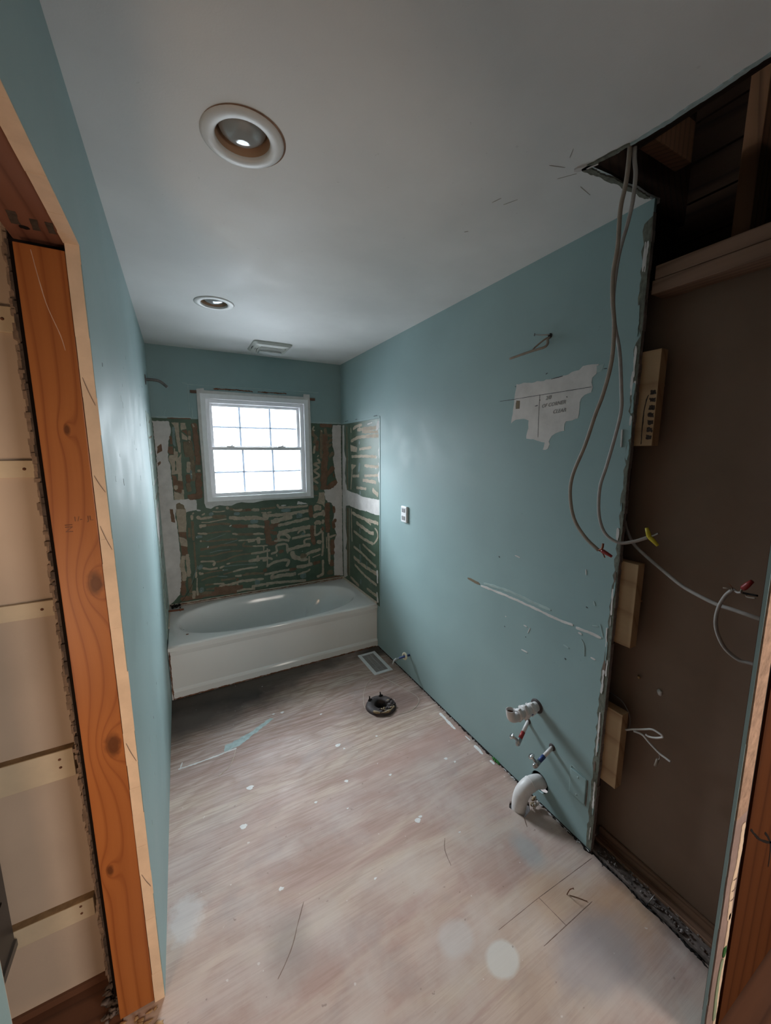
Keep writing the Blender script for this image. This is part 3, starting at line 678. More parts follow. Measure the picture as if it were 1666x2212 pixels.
('P',0.0056,[(0.276,1.954),(0.276,1.87)]),
('Bn',0.051,[(1.348,1.774),(1.362,1.629),(1.345,1.499),(1.334,1.262)]),
('O',0.0211,[(1.322,1.807),(1.315,1.551)]),
('Bn',0.0254,[(1.283,1.714),(1.278,1.616)]),
('T',0.017,[(1.26,1.667),(1.244,1.595)]),
('O',0.0251,[(1.246,1.805),(1.241,1.772),(1.271,1.735),(1.247,1.688)]),
('T',0.0172,[(1.279,1.547),(1.3,1.515),(1.246,1.501),(1.292,1.47),(1.248,1.44),(1.29,1.396),(1.239,1.358),(1.281,1.322)]),
('T',0.0117,[(1.24,1.809),(1.256,1.839)]),
('T',0.01,[(1.242,1.805),(1.264,1.802)]),
('O',0.0229,[(1.363,1.825),(1.366,1.774),(1.425,1.756)]),
('O',0.0198,[(1.373,1.689),(1.425,1.728)]),
('O',0.0172,[(1.372,1.65),(1.424,1.681)]),
('Bn',0.0352,[(1.361,1.389),(1.437,1.471)]),
('Bn',0.04,[(1.367,1.27),(1.463,1.337)]),
('O',0.0244,[(1.393,1.559),(1.436,1.607)]),
('O',0.0305,[(1.249,1.31),(1.263,1.257)]),
('O',0.0088,[(1.23,1.21),(1.273,1.21)]),
('Bn',0.0133,[(1.435,1.374),(1.431,1.414)]),
('Bn',0.0256,[(1.428,1.848),(1.31,1.849)]),
('T',0.0118,[(1.322,1.807),(1.328,1.791)]),
('T',0.0103,[(1.279,1.565),(1.293,1.582)]),
('W',0.0059,[(1.288,1.735),(1.29,1.737)])]
RIGHT_POLYS=[('T',[(-0.214,1.674),(-0.363,1.648),(-0.347,1.608),(-0.223,1.616)]),
('T',[(-0.224,1.503),(-0.339,1.497),(-0.238,1.442)]),
('W',[(-0.749,1.848),(-0.788,1.841),(-0.776,1.797),(-0.724,1.764),(-0.716,1.771),(-0.737,1.831)]),
('W',[(-0.775,1.652),(-0.759,1.627),(-0.763,1.591),(-0.785,1.537)]),
('W',[(-0.778,1.472),(-0.746,1.433),(-0.758,1.397),(-0.779,1.366)]),
('W',[(-0.032,1.854),(-0.078,1.853),(-0.07,1.8),(-0.078,1.736),(-0.068,1.637),(-0.077,1.586),(-0.105,1.551),(-0.09,1.477),(-0.073,1.411),(-0.091,1.368),(-0.078,1.331),(-0.105,1.302),(-0.115,1.261),(-0.204,1.25),(-0.352,1.247),(-0.45,1.234),(-0.634,1.235),(-0.778,1.24),(-0.778,1.116),(-0.701,1.112),(-0.542,1.117),(-0.398,1.11),(-0.243,1.115),(-0.166,1.119),(-0.097,1.11),(0.004,1.097)]),
('W',[(0.008,1.126),(-0.098,1.133),(-0.084,1.117),(-0.076,1.076),(-0.08,1.006),(-0.069,0.903),(-0.08,0.853),(-0.097,0.795),(-0.088,0.753),(-0.059,0.689),(-0.094,0.671),(-0.083,0.464),(-0.097,0.421),(-0.04,0.393),(0.015,0.382),(0.013,0.731),(0.017,0.991)])]
RIGHT_STROKES=[('O',0.0192,[(-0.134,1.839),(-0.134,1.586),(-0.132,1.265)]),
('G2',0.0099,[(-0.194,1.84),(-0.189,1.586),(-0.184,1.287)]),
('T',0.0218,[(-0.277,1.807),(-0.358,1.827),(-0.464,1.833)]),
('T',0.026,[(-0.367,1.797),(-0.724,1.796)]),
('T',0.0231,[(-0.226,1.703),(-0.414,1.734),(-0.764,1.734)]),
('T',0.0192,[(-0.463,1.775),(-0.756,1.762)]),
('T',0.0191,[(-0.402,1.634),(-0.64,1.646)]),
('T',0.02,[(-0.237,1.568),(-0.458,1.575),(-0.722,1.574)]),
('T',0.0177,[(-0.409,1.516),(-0.388,1.475)]),
('T',0.0196,[(-0.504,1.497),(-0.762,1.496)]),
('T',0.0143,[(-0.244,1.445),(-0.21,1.272)]),
('T',0.0211,[(-0.253,1.396),(-0.396,1.407)]),
('T',0.0182,[(-0.502,1.412),(-0.754,1.43)]),
('T',0.024,[(-0.468,1.375),(-0.721,1.373)]),
('T',0.0192,[(-0.333,1.299),(-0.537,1.307)]),
('T',0.0322,[(-0.652,1.31),(-0.753,1.274)]),
('T',0.0106,[(-0.23,1.822),(-0.234,1.777)]),
('M',0.0236,[(-0.414,1.703),(-0.403,1.671)]),
('M',0.0241,[(-0.409,1.52),(-0.387,1.439)]),
('M',0.0246,[(-0.413,1.281),(-0.412,1.244)]),
('W',0.0055,[(-0.403,1.683),(-0.409,1.685)]),
('W',0.011,[(-0.722,1.561),(-0.739,1.58)]),
('W',0.0096,[(-0.713,1.476),(-0.72,1.488)]),
('W',0.0094,[(-0.762,1.529),(-0.766,1.5)]),
('W',0.0097,[(-0.564,1.83),(-0.659,1.839)]),
('O',0.0249,[(-0.128,1.093),(-0.119,0.861),(-0.108,0.435)]),
('T',0.0069,[(-0.167,1.098),(-0.161,0.869),(-0.147,0.436)]),
('T',0.0136,[(-0.215,1.099),(-0.216,0.879),(-0.223,0.791)]),
('T',0.0243,[(-0.232,1.063),(-0.437,1.046),(-0.756,1.048)]),
('T',0.0259,[(-0.324,0.985),(-0.582,0.947),(-0.675,0.952)]),
('T',0.0148,[(-0.69,0.998),(-0.737,0.976),(-0.741,0.926),(-0.669,0.863)]),
('T',0.0216,[(-0.262,0.897),(-0.455,0.868),(-0.66,0.861)]),
('T',0.017,[(-0.454,0.816),(-0.579,0.789),(-0.702,0.773)]),
('T',0.02,[(-0.257,0.749),(-0.43,0.73),(-0.588,0.699),(-0.716,0.679)]),
('T',0.0272,[(-0.254,0.649),(-0.482,0.625),(-0.753,0.623)]),
('T',0.0202,[(-0.276,0.584),(-0.491,0.542),(-0.724,0.525)]),
('T',0.0211,[(-0.532,0.435),(-0.635,0.432),(-0.733,0.433)]),
('T',0.0241,[(-0.172,0.433),(-0.365,0.406)]),
('W',0.0204,[(-0.734,0.657),(-0.738,0.547)]),
('W',0.02,[(-0.728,0.467),(-0.742,0.382)]),
('T',0.0139,[(-0.416,1.056),(-0.623,1.017)]),
('M',0.017,[(-0.396,0.95),(-0.401,0.904)]),
('M',0.0259,[(-0.393,0.803),(-0.397,0.746)]),
('M',0.029,[(-0.401,0.709),(-0.405,0.633)]),
('M',0.0178,[(-0.407,0.483),(-0.406,0.434)]),
('M',0.0112,[(-0.536,0.677),(-0.535,0.616)]),
('M',0.0111,[(-0.597,0.642),(-0.627,0.623)]),
('W',0.0057,[(-0.401,0.906),(-0.405,0.905)]),
('W',0.0062,[(-0.579,1.045),(-0.581,1.041)]),
('W',0.0065,[(-0.611,0.512),(-0.614,0.508)]),
('W',0.006,[(-0.214,0.819),(-0.22,0.79)])]
PATCH_POLYS=[('W',[(-2.122,1.912),(-2.164,1.913),(-2.208,1.907),(-2.236,1.908),(-2.257,1.904),(-2.283,1.909),(-2.315,1.907),(-2.361,1.91),(-2.399,1.916),(-2.43,1.92),(-2.445,1.934),(-2.48,1.93),(-2.506,1.928),(-2.5,1.906),(-2.501,1.896),(-2.487,1.884),(-2.484,1.866),(-2.49,1.849),(-2.486,1.832),(-2.46,1.826),(-2.445,1.813),(-2.444,1.774),(-2.44,1.739),(-2.391,1.733),(-2.384,1.723),(-2.384,1.697),(-2.342,1.688),(-2.327,1.678),(-2.316,1.656),(-2.32,1.645),(-2.312,1.626),(-2.288,1.622),(-2.294,1.653),(-2.251,1.661),(-2.233,1.667),(-2.196,1.671),(-2.193,1.682),(-2.204,1.717),(-2.203,1.751),(-2.163,1.758),(-2.128,1.759),(-2.099,1.743),(-2.11,1.799),(-2.113,1.843)]),
('P',[(-2.5,1.925),(-2.526,1.925),(-2.519,1.898),(-2.501,1.898)]),
('O',[(-2.127,1.841),(-2.148,1.839),(-2.148,1.804),(-2.125,1.805)])]
MARK_STROKES=[('K',0.0022,[(-2.023,1.85),(-2.106,1.849),(-2.219,1.85),(-2.351,1.85),(-2.487,1.851)]),
('K',0.0016,[(-2.255,1.852),(-2.255,1.786),(-2.258,1.675)]),
('K',0.0041,[(-2.384,1.829),(-2.388,1.825)]),
('K',0.0039,[(-2.233,1.807),(-2.248,1.809)]),
('K',0.0029,[(-2.125,1.828),(-2.127,1.83)]),
('K',0.0032,[(-2.306,1.907),(-2.331,1.908),(-2.361,1.91)]),
('K',0.0029,[(-2.114,1.904),(-2.12,1.905)]),
('K',0.0032,[(-2.278,1.931),(-2.287,1.934)]),
('K',0.0028,[(-2.528,1.908),(-2.54,1.906)]),
('K',0.0055,[(-2.255,1.832),(-2.257,1.827)]),
('W',0.011,[(-1.947,0.912),(-2.129,0.918),(-2.305,0.917),(-2.401,0.913),(-2.49,0.917)]),
('O',0.0146,[(-1.84,0.922),(-1.889,0.92),(-1.937,0.917)]),
('P',0.0128,[(-1.967,0.931),(-2.139,0.946),(-2.293,0.941),(-2.381,0.941)]),
('W',0.0114,[(-2.503,0.913),(-2.568,0.916),(-2.609,0.915)]),
('W',0.0057,[(-2.167,1.131),(-2.198,1.128)]),
('W',0.0051,[(-2.525,1.163),(-2.528,1.14)]),
('W',0.0062,[(-2.242,0.814),(-2.261,0.813)]),
('W',0.0035,[(-2.279,0.816),(-2.268,0.786)]),
('W',0.0068,[(-2.237,0.689),(-2.272,0.691)]),
('P',0.0048,[(-2.454,0.815),(-2.48,0.813)]),
('W',0.0067,[(-2.575,0.819),(-2.595,0.819)]),
('W',0.0076,[(-2.515,0.897),(-2.531,0.895)]),
('K',0.004,[(-2.538,1.014),(-2.544,1.012)]),
('K',0.0056,[(-2.464,0.76),(-2.469,0.757)]),
('W',0.0056,[(-2.127,0.813),(-2.133,0.811)]),
('P',0.003,[(-2.53,0.876),(-2.544,0.855),(-2.549,0.811)]),
('P',0.0086,[(-2.567,1.047),(-2.572,1.031)]),
('P',0.0044,[(-2.57,0.95),(-2.594,0.956)]),
('K',0.0038,[(-2.124,0.76),(-2.128,0.756)]),
('K',0.0035,[(-2.256,0.763),(-2.259,0.76)]),
('K',0.0042,[(-2.065,1.102),(-2.07,1.097)]),
('P',0.007,[(-2.626,0.964),(-2.633,0.923)]),
('P',0.0036,[(-2.6,0.968),(-2.615,0.922)])]
# ================================================================ the room
onB = lambda u, v, h: (u, -h, v)              # on the back wall: u = x, v = z
onR = lambda u, v, h: (W - h, u, v)           # on the right wall: u = y, v = z
onL = lambda u, v, h: (h, u, v)
onF = lambda u, v, h: (u, v, h)               # on the floor
onC = lambda u, v, h: (u, v, H - h)           # on the ceiling
LEN, YE, YF = -2.306, -2.647, -3.10           # left jamb, right wall's end, front wall

# floor, with the ragged hole of the drain pipe cut in it
hole = [(1.375, -2.345), (1.40, -2.325), (1.45, -2.34), (1.478, -2.37), (1.455, -2.40), (1.40, -2.415), (1.385, -2.385)]
fl = plate('floor', [(-0.105, LEN + 0.035), (-0.105, -3.0), (0, -3.0), (0.0, YF - 0.02), (1.5, YF - 0.02), (1.528, YF), (1.515, -2.99), (1.522, -2.92), (1.512, -2.86), (1.521, -2.78), (1.516, -2.70), (1.522, -2.64), (1.522, 0), (0, 0), (0, LEN + 0.035)],
           [hole, circ(1.183, -1.44, 0.042, 24)], 0.02, lambda u, v, w: (u, v, w - 0.02), m_floor, origin=(0.76, -1.5, 0))
struct(fl)
b = MB(); b.box((-1.4, -5.6, -0.12), (2.7, 0.1, -0.10)); struct(b.build('floor_void', m_dark), 'dark void under the plywood floor', 'floor void')
b = MB(); b.box((-1.3, -5.5, -0.03), (2.6, YF - 0.02, -0.001)); b.box((-1.3, YF - 0.02, -0.03), (-0.107, -2.17, -0.001)); struct(b.build('floor_hall', m_dfloor))
# paint marks, cracks and seams on the floor
m_tealp = plain('teal_floor_paint', (0.36, 0.46, 0.46), 0.6, 0.3, var=0.2, ns=40); m_wp = plain('white_floor_paint', (0.68, 0.67, 0.66), 0.6, 0.3, var=0.1, ns=30); m_crack = plain('floor_crack', (0.20, 0.14, 0.115), 0.9, 0.1)
b = MB(); sd = 1
b.patch(onF, [(0.255, -1.37), (0.265, -1.325), (0.33, -1.31), (0.41, -1.285), (0.47, -1.25), (0.535, -1.215), (0.55, -1.23), (0.47, -1.28), (0.40, -1.325), (0.335, -1.365)], 0.0005, 0, 0.004, seed=3)
for pts, w in (([(0.036, -1.385), (0.15, -1.385), (0.27, -1.378), (0.32, -1.375)], 0.010), ([(0.045, -1.38), (0.055, -1.345)], 0.006)): b.ribbon(onF, pts, w, 0.0006, 1, 0.5, seed=sd); sd += 1
for cx, cy, r in ((0.343, -1.674, 0.016), (0.284, -1.866, 0.015), (0.819, -1.62, 0.016), (0.56, -1.19, 0.008), (0.61, -1.20, 0.010), (0.374, -2.185, 0.009), (0.84, -1.66, 0.006), (1.29, -1.98, 0.01), (0.98, -1.93, 0.008), (0.82, -1.33, 0.007), (0.60, -1.90, 0.007), (0.70, -2.32, 0.006), (1.32, -2.02, 0.007), (0.97, -2.20, 0.014), (0.99, -2.19, 0.009), (1.04, -1.66, 0.006), (0.77, -1.86, 0.01), (0.72, -2.0, 0.006), (1.10, -2.33, 0.005)):
    b.patch(onF, [(cx + r * math.cos(a) * (1.2 if a < 3 else 0.8), cy + r * 0.8 * math.sin(a)) for a in [k * 0.785 for k in range(8)]], 0.0007, 1, 0.0025, 0.006, seed=sd); sd += 1
for pts, w in (([(1.478, -1.67), (1.476, -1.75), (1.472, -1.83)], 0.016), ([(1.49, -1.98), (1.485, -2.05)], 0.018), ([(1.49, -1.90), (1.492, -1.94)], 0.008), ([(1.492, -2.10), (1.492, -2.13)], 0.018)): b.ribbon(onF, pts, w, 0.0008, 1, 0.4, seed=sd); sd += 1
for pts, w in (([(0.437, -2.265), (0.40, -2.32), (0.36, -2.38), (0.307, -2.43)], 0.0022), ([(1.03, -2.32), (1.0, -2.36), (0.985, -2.42)], 0.0022), ([(1.20, -2.66), (1.215, -2.765)], 0.0018), ([(1.20, -2.66), (1.50, -2.665)], 0.0014), ([(1.10, -2.765), (1.36, -2.76)], 0.0016), ([(1.0, -2.662), (1.20, -2.66)], 0.001)):
    b.ribbon(onF, pts, w, 0.0004, 2, 0.5, seed=sd); sd += 1
b.build('floor_paint_marks', [m_tealp, m_wp, m_crack], fl)
b = MB(); b.ribbon(onF, [(1.40, -2.41), (1.375, -2.45)], 0.004, 0.0006, 0, 0.4, seed=2); b.build('hole_crack', m_crack, fl)

# walls
wb_ = plate('wall_back', rect(-0.1, -0.05, W + 0.1, H + 0.05), [rect(0.338, 1.208, 1.205, 2.066)], 0.14, lambda u, v, w: (u, w, v), m_teal, origin=(0.76, 0, 0)); struct(wb_)
wl = MB(); wl.box((-0.025, LEN, -0.02), (0, 0, H)); wl.box((-0.025, -3.062, 2.058), (0, LEN, H)); wl.box((-0.025, -3.30, -0.02), (0, -3.062, H)); wl = struct(wl.build('wall_left', m_teal, origin=(0, -1.2, 0)))
b = MB(); b.box((-0.13, LEN + 0.05, -0.02), (-0.026, 0.14, H)); b.build('stud_core', m_dark, wl)
wr_ = plate('wall_right', rect(YE, 0.004, 0, H), [circ(-2.385, 0.10, 0.048, 20)], 0.013, lambda u, v, w: (W + w, u, v), m_teal, origin=(W, -1.3, 0)); struct(wr_)
b = MB(); b.box((W + 0.10, -2.60, -0.02), (W + 0.14, 0.14, H)); b.box((W + 0.014, -2.60, -0.02), (W + 0.10, -2.565, H)); b.build('stud_core', m_dark, wr_)
# green backing board where the tiles were torn off, with adhesive, torn paper and joint compound
MI = {'G0': 0, 'T': 1, 'O': 2, 'Bn': 3, 'W': 4, 'M': 5, 'G': 6, 'G2': 7, 'P': 8, 'K': 9}
MATS = [m_green, m_tan, m_olive, m_torn, m_mud, m_bluemud, m_bluemud, m_greendeep, m_paleline, m_pencil]
def relief(name, mp, polys, strokes, parent, h0=0.0012, dh=0.000012, clip=None):
    b = MB(); h = h0; k = 1
    for mtl, pts in polys:
        if clip: pts = [clip(p) for p in pts]
        b.patch(mp, pts, h, MI[mtl], 0.0022, seed=k); h += dh; k += 1
    for mtl, w, pts in strokes:
        if clip: pts = [(p[0], clip(p)[1]) for p in pts]
        b.ribbon(mp, pts, max(w * (1.25 if name == 'tile_adhesive' else 1.0), 0.002), h, MI[mtl], 0.28, seed=k); h += dh; k += 1
    return b.build(name, MATS, parent, normals=True)
plate('green_tile_backing', [(0, 0.374), (W, 0.374), (W, 1.866), (1.21, 1.866), (1.21, 1.205), (0.337, 1.205), (0.337, 1.866), (0, 1.866)], [], 0.003, lambda u, v, w: (u, -0.001 + w, v), m_green, wb_)
relief('tile_adhesive', onB, BACK_POLYS, BACK_STROKES, wb_, clip=lambda p: (min(max(p[0], 0.0), W - 0.001), max(p[1], 0.378)))
b = MB(); b.ribbon(onB, [(0.0, 1.872), (0.15, 1.872), (0.31, 1.872)], 0.014, 0.003, 0, 0.2, seed=4); b.ribbon(onB, [(1.24, 1.872), (1.4, 1.872), (W, 1.872)], 0.014, 0.003, 0, 0.2, seed=4)
b.ribbon(onB, [(0.26, 1.91), (0.262, 2.118), (0.30, 2.124), (1.23, 2.135), (1.26, 2.13)], 0.004, 0.0022, 0, 0.4, seed=5)
b.ribbon(onB, [(0.44, 2.105), (0.62, 2.108), (0.74, 2.104)], 0.010, 0.0015, 1, 0.6, seed=6); b.ribbon(onB, [(0.78, 2.105), (1.02, 2.107)], 0.009, 0.0015, 1, 0.6, seed=7)
b.build('scored_paint_edge', [m_paleline, m_rust], wb_)
b = MB(); b.box((W - 0.001, -0.778, 0.36), (W + 0.001, 0, 1.862)); b.build('green_tile_backing', m_green, wr_)
relief('tile_adhesive', onR, RIGHT_POLYS, RIGHT_STROKES, wr_, clip=lambda p: (min(p[0], -0.001), p[1]))
b = MB(); b.ribbon(onR, [(-0.0, 1.872), (-0.4, 1.872), (-0.79, 1.872)], 0.016, 0.0028, 0, 0.15, seed=4); b.ribbon(onR, [(-0.785, 1.87), (-0.785, 1.2), (-0.785, 0.40)], 0.013, 0.0028, 0, 0.15, seed=5)
b.ribbon(onR, [(-0.10, 1.884), (-0.17, 1.885)], 0.004, 0.0031, 1, 0.5, seed=8); b.ribbon(onR, [(-0.33, 1.883), (-0.37, 1.885)], 0.004, 0.0031, 1, 0.5, seed=9); b.ribbon(onR, [(-0.68, 1.886), (-0.74, 1.887)], 0.004, 0.0031, 1, 0.5, seed=9)
b.build('scored_paint_edge', [m_teal, m_pencil], wr_)
# bare patch of plaster, hand writing, scars and scuffs on the right wall
relief('bare_plaster_patch', onR, PATCH_POLYS, [], wr_, 0.0008, 0.0001)
relief('wall_marks', onR, [], MARK_STROKES, wr_, 0.0013, 0.00001)
def pen(u0, v0):
    return lambda u, v, w: (W - 0.0016 - w, u0 - u * 0.97, v0 + v + u * 0.05)
writing('pencil_note', '2/0', 0.022, m_faint, pen(-2.285, 1.826), wr_)
writing('pencil_note', 'OF CORNER', 0.021, m_faint, pen(-2.268, 1.796), wr_)
writing('pencil_note', 'CLEAR', 0.021, m_faint, pen(-2.325, 1.768), wr_)
# torn vertical edge of the right wall: ragged joint tape face and the drywall's cut edge
rg = random.Random(5); b = MB(); pts = []
z = 0.01
while z < H - 0.05:
    wd = 0.017 + 0.006 * math.sin(z * 3.1) + rg.uniform(-0.004, 0.004) - (0.012 if 1.66 < z < 1.74 or 1.98 < z < 2.02 else 0); pts.append((YE + wd, z)); z += 0.02
b.patch(onR, pts + [(YE - 0.001, H - 0.05), (YE - 0.001, 0.01)], 0.003, 0, 0.0015, seed=3)
for z0, z1, u in ((1.63, 1.69, 0.030), (1.02, 1.12, 0.008), (0.5, 0.62, 0.012), (1.86, 1.96, 0.010), (0.2, 0.32, 0.006)): b.ribbon(onR, [(YE + u, z0), (YE + u + 0.002, z1)], 0.007, 0.0045, 1, 0.5, seed=int(z0 * 100))
for k in range(26):
    zc = rg.uniform(0.05, 2.28); u = rg.uniform(0.003, 0.016); b.ribbon(onR, [(YE + u, zc), (YE + u + rg.uniform(-.003, .003), zc + rg.uniform(0.03, 0.10))], rg.uniform(.003, .009), 0.004 + k * 0.00003, rg.choice([2, 2, 1, 3]), 0.6, seed=k)
b.build('ragged_joint_tape', [m_greypaint, m_mud, m_teal, m_crack], wr_)
b = MB(); zz = 0.0
while zz < H - 0.05:
    k = rg.uniform(0.02, 0.05); b.box((W - 0.002, YE - rg.uniform(0.001, 0.004), zz), (W + 0.014, YE, min(zz + k, H - 0.04))); zz += k
b.build('cut_drywall_edge', plain('brown_paper_edge', (0.20, 0.165, 0.15), 0.8, 0.2, var=0.3, ns=30), wr_)
# pale tile zone on the left wall, seen edge-on
m_palegreen = plain('pale_green_board', (0.34, 0.42, 0.38), 0.7, 0.3, var=0.3, ns=30)
b = MB(); b.patch(onL, [(-0.60, 0.36), (-0.62, 1.86), (-0.002, 1.86), (-0.002, 0.36)], 0.002, 0, 0.004, seed=3)
b.patch(onL, [(-0.60, 1.10), (-0.46, 0.98), (-0.20, 1.16), (-0.20, 1.26), (-0.50, 1.24)], 0.003, 1, 0.004, seed=4)
for k in range(14): zc = 0.5 + k * 0.1; b.ribbon(onL, [(-0.45 + rg.uniform(-.1, .1), zc), (-0.30 + rg.uniform(-.1, .1), zc + 0.02)], 0.012, 0.0032, rg.choice([1, 2, 2]), 0.4, seed=k)
b.build('tile_adhesive', [m_palegreen, m_mud, m_olive], wl)
b = MB(); rl = random.Random(31)
for k in range(34):
    y, z = rl.uniform(-2.2, -0.7), rl.uniform(0.3, 2.0); b.ribbon(onL, [(y, z), (y + rl.uniform(-.004, .004), z - rl.uniform(0.004, 0.022))], rl.uniform(.002, .005), 0.0006, rl.choice([0, 0, 1, 2]), 0.5, seed=k)
b.patch(onL, [(-0.95, 1.05), (-0.90, 1.20), (-0.86, 1.19), (-0.90, 1.02)], 0.0005, 2, 0.003, seed=1)
b.build('wall_marks', [m_paleline, m_pencil, plain('pale_blue_paint', (0.33, 0.42, 0.43), 0.5, 0.4)], wl)
# cream gypsum edge of the left wall around the door opening (faces the camera)
b = MB(); zz = 0.0
while zz < 2.056:
    k = rg.uniform(0.05, 0.16); z1 = min(zz + k, 2.058); b.box((-0.0255 - rg.uniform(0, 0.001), LEN - 0.0025 - rg.uniform(0, 0.001), zz), (-0.0005 + rg.uniform(-0.0015, 0.0008), LEN + 0.001, z1)); zz = z1
yy = LEN
while yy > -3.06:
    k = rg.uniform(0.03, 0.08); y1 = max(yy - k, -3.061); b.box((-0.0255 - rg.uniform(0, 0.004), y1, 2.0555 - rg.uniform(0, 0.001)), (-0.0005, yy, 2.06)); yy = y1
b.build('cut_gypsum_edge', m_gyp, wl)
b = MB()
for z0, z1 in ((1.56, 1.52), (1.78, 1.72), (1.44, 1.38), (0.86, 0.80), (0.45, 0.40)): b.ribbon(lambda u, v, h: (u, LEN - 0.0035 - h, v), [(-0.022, z0), (-0.014, (z0 + z1) / 2), (-0.004, z1)], 0.0012, 0.0006, 0, 0.3, seed=int(z0 * 99))
b.build('edge_crack', m_crack, wl)
b = MB(); b.box((-0.0252, -3.0655, 0), (-0.0005, -3.0605, 2.055)); b.build('cut_gypsum_edge', m_gyp, wl)
# ceiling with openings: two lamps, and the torn-out strip along the right side
rag = [(1.246, -3.12), (1.243, -3.0), (1.247, -2.9), (1.241, -2.82), (1.248, -2.76), (1.236, -2.735), (1.238, -2.70), (1.222, -2.67), (1.225, -2.64), (1.20, -2.615), (1.25, -2.625), (1.32, -2.63), (1.38, -2.628), (1.44, -2.64), (1.50, -2.636), (1.56, -2.64)]
cl = plate('ceiling', [(-0.03, -3.12)] + rag + [(1.56, 0.1), (-0.03, 0.1)], [circ(0.358, -2.28, 0.074), circ(0.384, -1.065, 0.074)], 0.014, lambda u, v, w: (u, v, H + w), m_ceil, origin=(0.76, -1.2, H)); struct(cl)
b = MB()
for pts, w, mi in (([(1.243, -3.1), (1.246, -2.95), (1.242, -2.80), (1.234, -2.735)], 0.010, 0), ([(1.205, -2.62), (1.24, -2.628), (1.33, -2.634), (1.50, -2.64)], 0.014, 1), ([(1.232, -2.735), (1.22, -2.68), (1.205, -2.62)], 0.012, 1), ([(1.19, -2.607), (1.225, -2.655)], 0.016, 2)):
    b.ribbon(onC, pts, w, 0.004, mi, 0.5, seed=int(w * 1e4))
for pts, w in (([(1.14, -2.63), (1.12, -2.655)], 0.002), ([(1.115, -2.585), (1.16, -2.60)], 0.002), ([(1.18, -2.56), (1.21, -2.60)], 0.0018), ([(1.27, -2.57), (1.33, -2.56)], 0.0018), ([(1.09, -2.39), (1.10, -2.42)], 0.003), ([(1.13, -2.40), (1.15, -2.44)], 0.002), ([(1.12, -2.22), (1.13, -2.23)], 0.004)):
    b.ribbon(onC, pts, w, 0.0006, 3, 0.4, seed=int(w * 1e5))
b.build('torn_edge_and_scuffs', [plain('teal_stripe', (0.36, 0.44, 0.44), 0.5, 0.4), m_greypaint, m_mud, m_scuff], cl)
b = MB(); b.box((1.244, -3.12, H + 0.001), (1.275, -2.73, H + 0.03)); b.box((1.24, -2.636, H + 0.015), (1.54, -2.60, H + 0.05)); b.build('furring_strip', m_attic, cl)
# front wall: jamb on the right of the doorway, closed part beyond it, hall around the camera
tilt = lambda o: None
def jx(z): return 1.307 - 0.050 * z / 1.35
b = MB(); rg2 = random.Random(3)
def slab(b, u0, u1, y0, y1, z0, z1, mi=0):
    vs = [b.bm.verts.new((jx(z) + u, y, z)) for z in (z0, z1) for u in (u0, u1) for y in (y0, y1)]
    for q in ((0, 1, 3, 2), (4, 6, 7, 5), (0, 4, 5, 1), (2, 3, 7, 6), (0, 2, 6, 4), (1, 5, 7, 3)):
        f = b.bm.faces.new([vs[i] for i in q]); f.material_index = mi
slab(b, 0.0, 0.24, -3.1155, -3.1085, 0, 2.05)
fw = b.build('wall_front', m_teal, origin=(1.44, -3.1, 0)); struct(fw)
b = MB(); z = 0.0
m_tanedge = plain('tan_plaster_edge', (0.36, 0.23, 0.16), 0.85, 0.2, var=0.3, ns=45, bump=0.003, bs=80)
while z < 1.99:
    k = rg2.uniform(0.03, 0.07); slab(b, 0.001 + rg2.uniform(0, .002), 0.066, -3.119, -3.1155, z, z + k, 0 if z > 0.72 else 1); z += k
b.build('cut_plaster_edge', [m_tanedge, plain('mauve_paper_edge', (0.27, 0.19, 0.165), 0.8, 0.2, var=0.15, ns=30)], fw)
b = MB(); f2 = lambda u, v, h: (jx(v) + u, -3.1195 - h, v)
b.ribbon(f2, [(0.050, 0.70), (0.052, 0.60), (0.040, 0.50), (0.048, 0.40)], 0.022, 0.001, 0, 0.2, seed=1)
b.ribbon(f2, [(0.052, 0.42), (0.054, 0.30), (0.054, 0.0)], 0.018, 0.001, 0, 0.2, seed=2)
b.ribbon(f2, [(0.046, 0.27), (0.038, 0.20), (0.044, 0.10), (0.050, 0.05)], 0.016, 0.0016, 1, 0.2, seed=2)
b.ribbon(f2, [(0.050, 0.31), (0.050, 0.275)], 0.018, 0.002, 2, 0.1, seed=2)
for zc in (0.50, 0.47, 0.535): b.ribbon(f2, [(0.035, zc), (0.060, zc - 0.006)], 0.004, 0.0014, 3, 0.2, seed=2)
b.build('paper_layers', [m_gyp, plain('pale_green_paper', (0.25, 0.30, 0.19), 0.7, 0.3), plain('green_spot', (0.03, 0.12, 0.03), 0.6, 0.3), m_crack], fw)
b = MB(); b.box((1.70, YF - 0.02, 0), (2.6, YF + 0.02, H)); b.box((-1.3, -3.70, 1.72), (2.6, -3.62, H)); b.build('wall_end_and_light_blocker', m_teal, fw)  # closed wall end; unseen panel behind camera added to block hall light
# hall behind the camera
m_hall = plain('hall_paint', (0.36, 0.33, 0.30), 0.7, 0.3, var=0.04, ns=3)
for nm, a, c in (('wall_hall_back', (-1.3, -5.5, 0), (2.6, -5.4, H)), ('wall_hall_left', (-1.35, -5.5, 0), (-1.3, -2.1, H)), ('wall_hall_right', (2.6, -5.5, 0), (2.65, -3.1, H)), ('ceiling_hall', (-1.35, -5.5, H + 0.001), (2.65, -3.12, H + 0.04))):
    b = MB(); b.box(a, c); struct(b.build(nm, m_hall))
b = MB(); b.box((-1.35, -3.12, H + 0.001), (-0.031, -2.1, H + 0.04)); struct(b.build('ceiling_closet', m_hall))
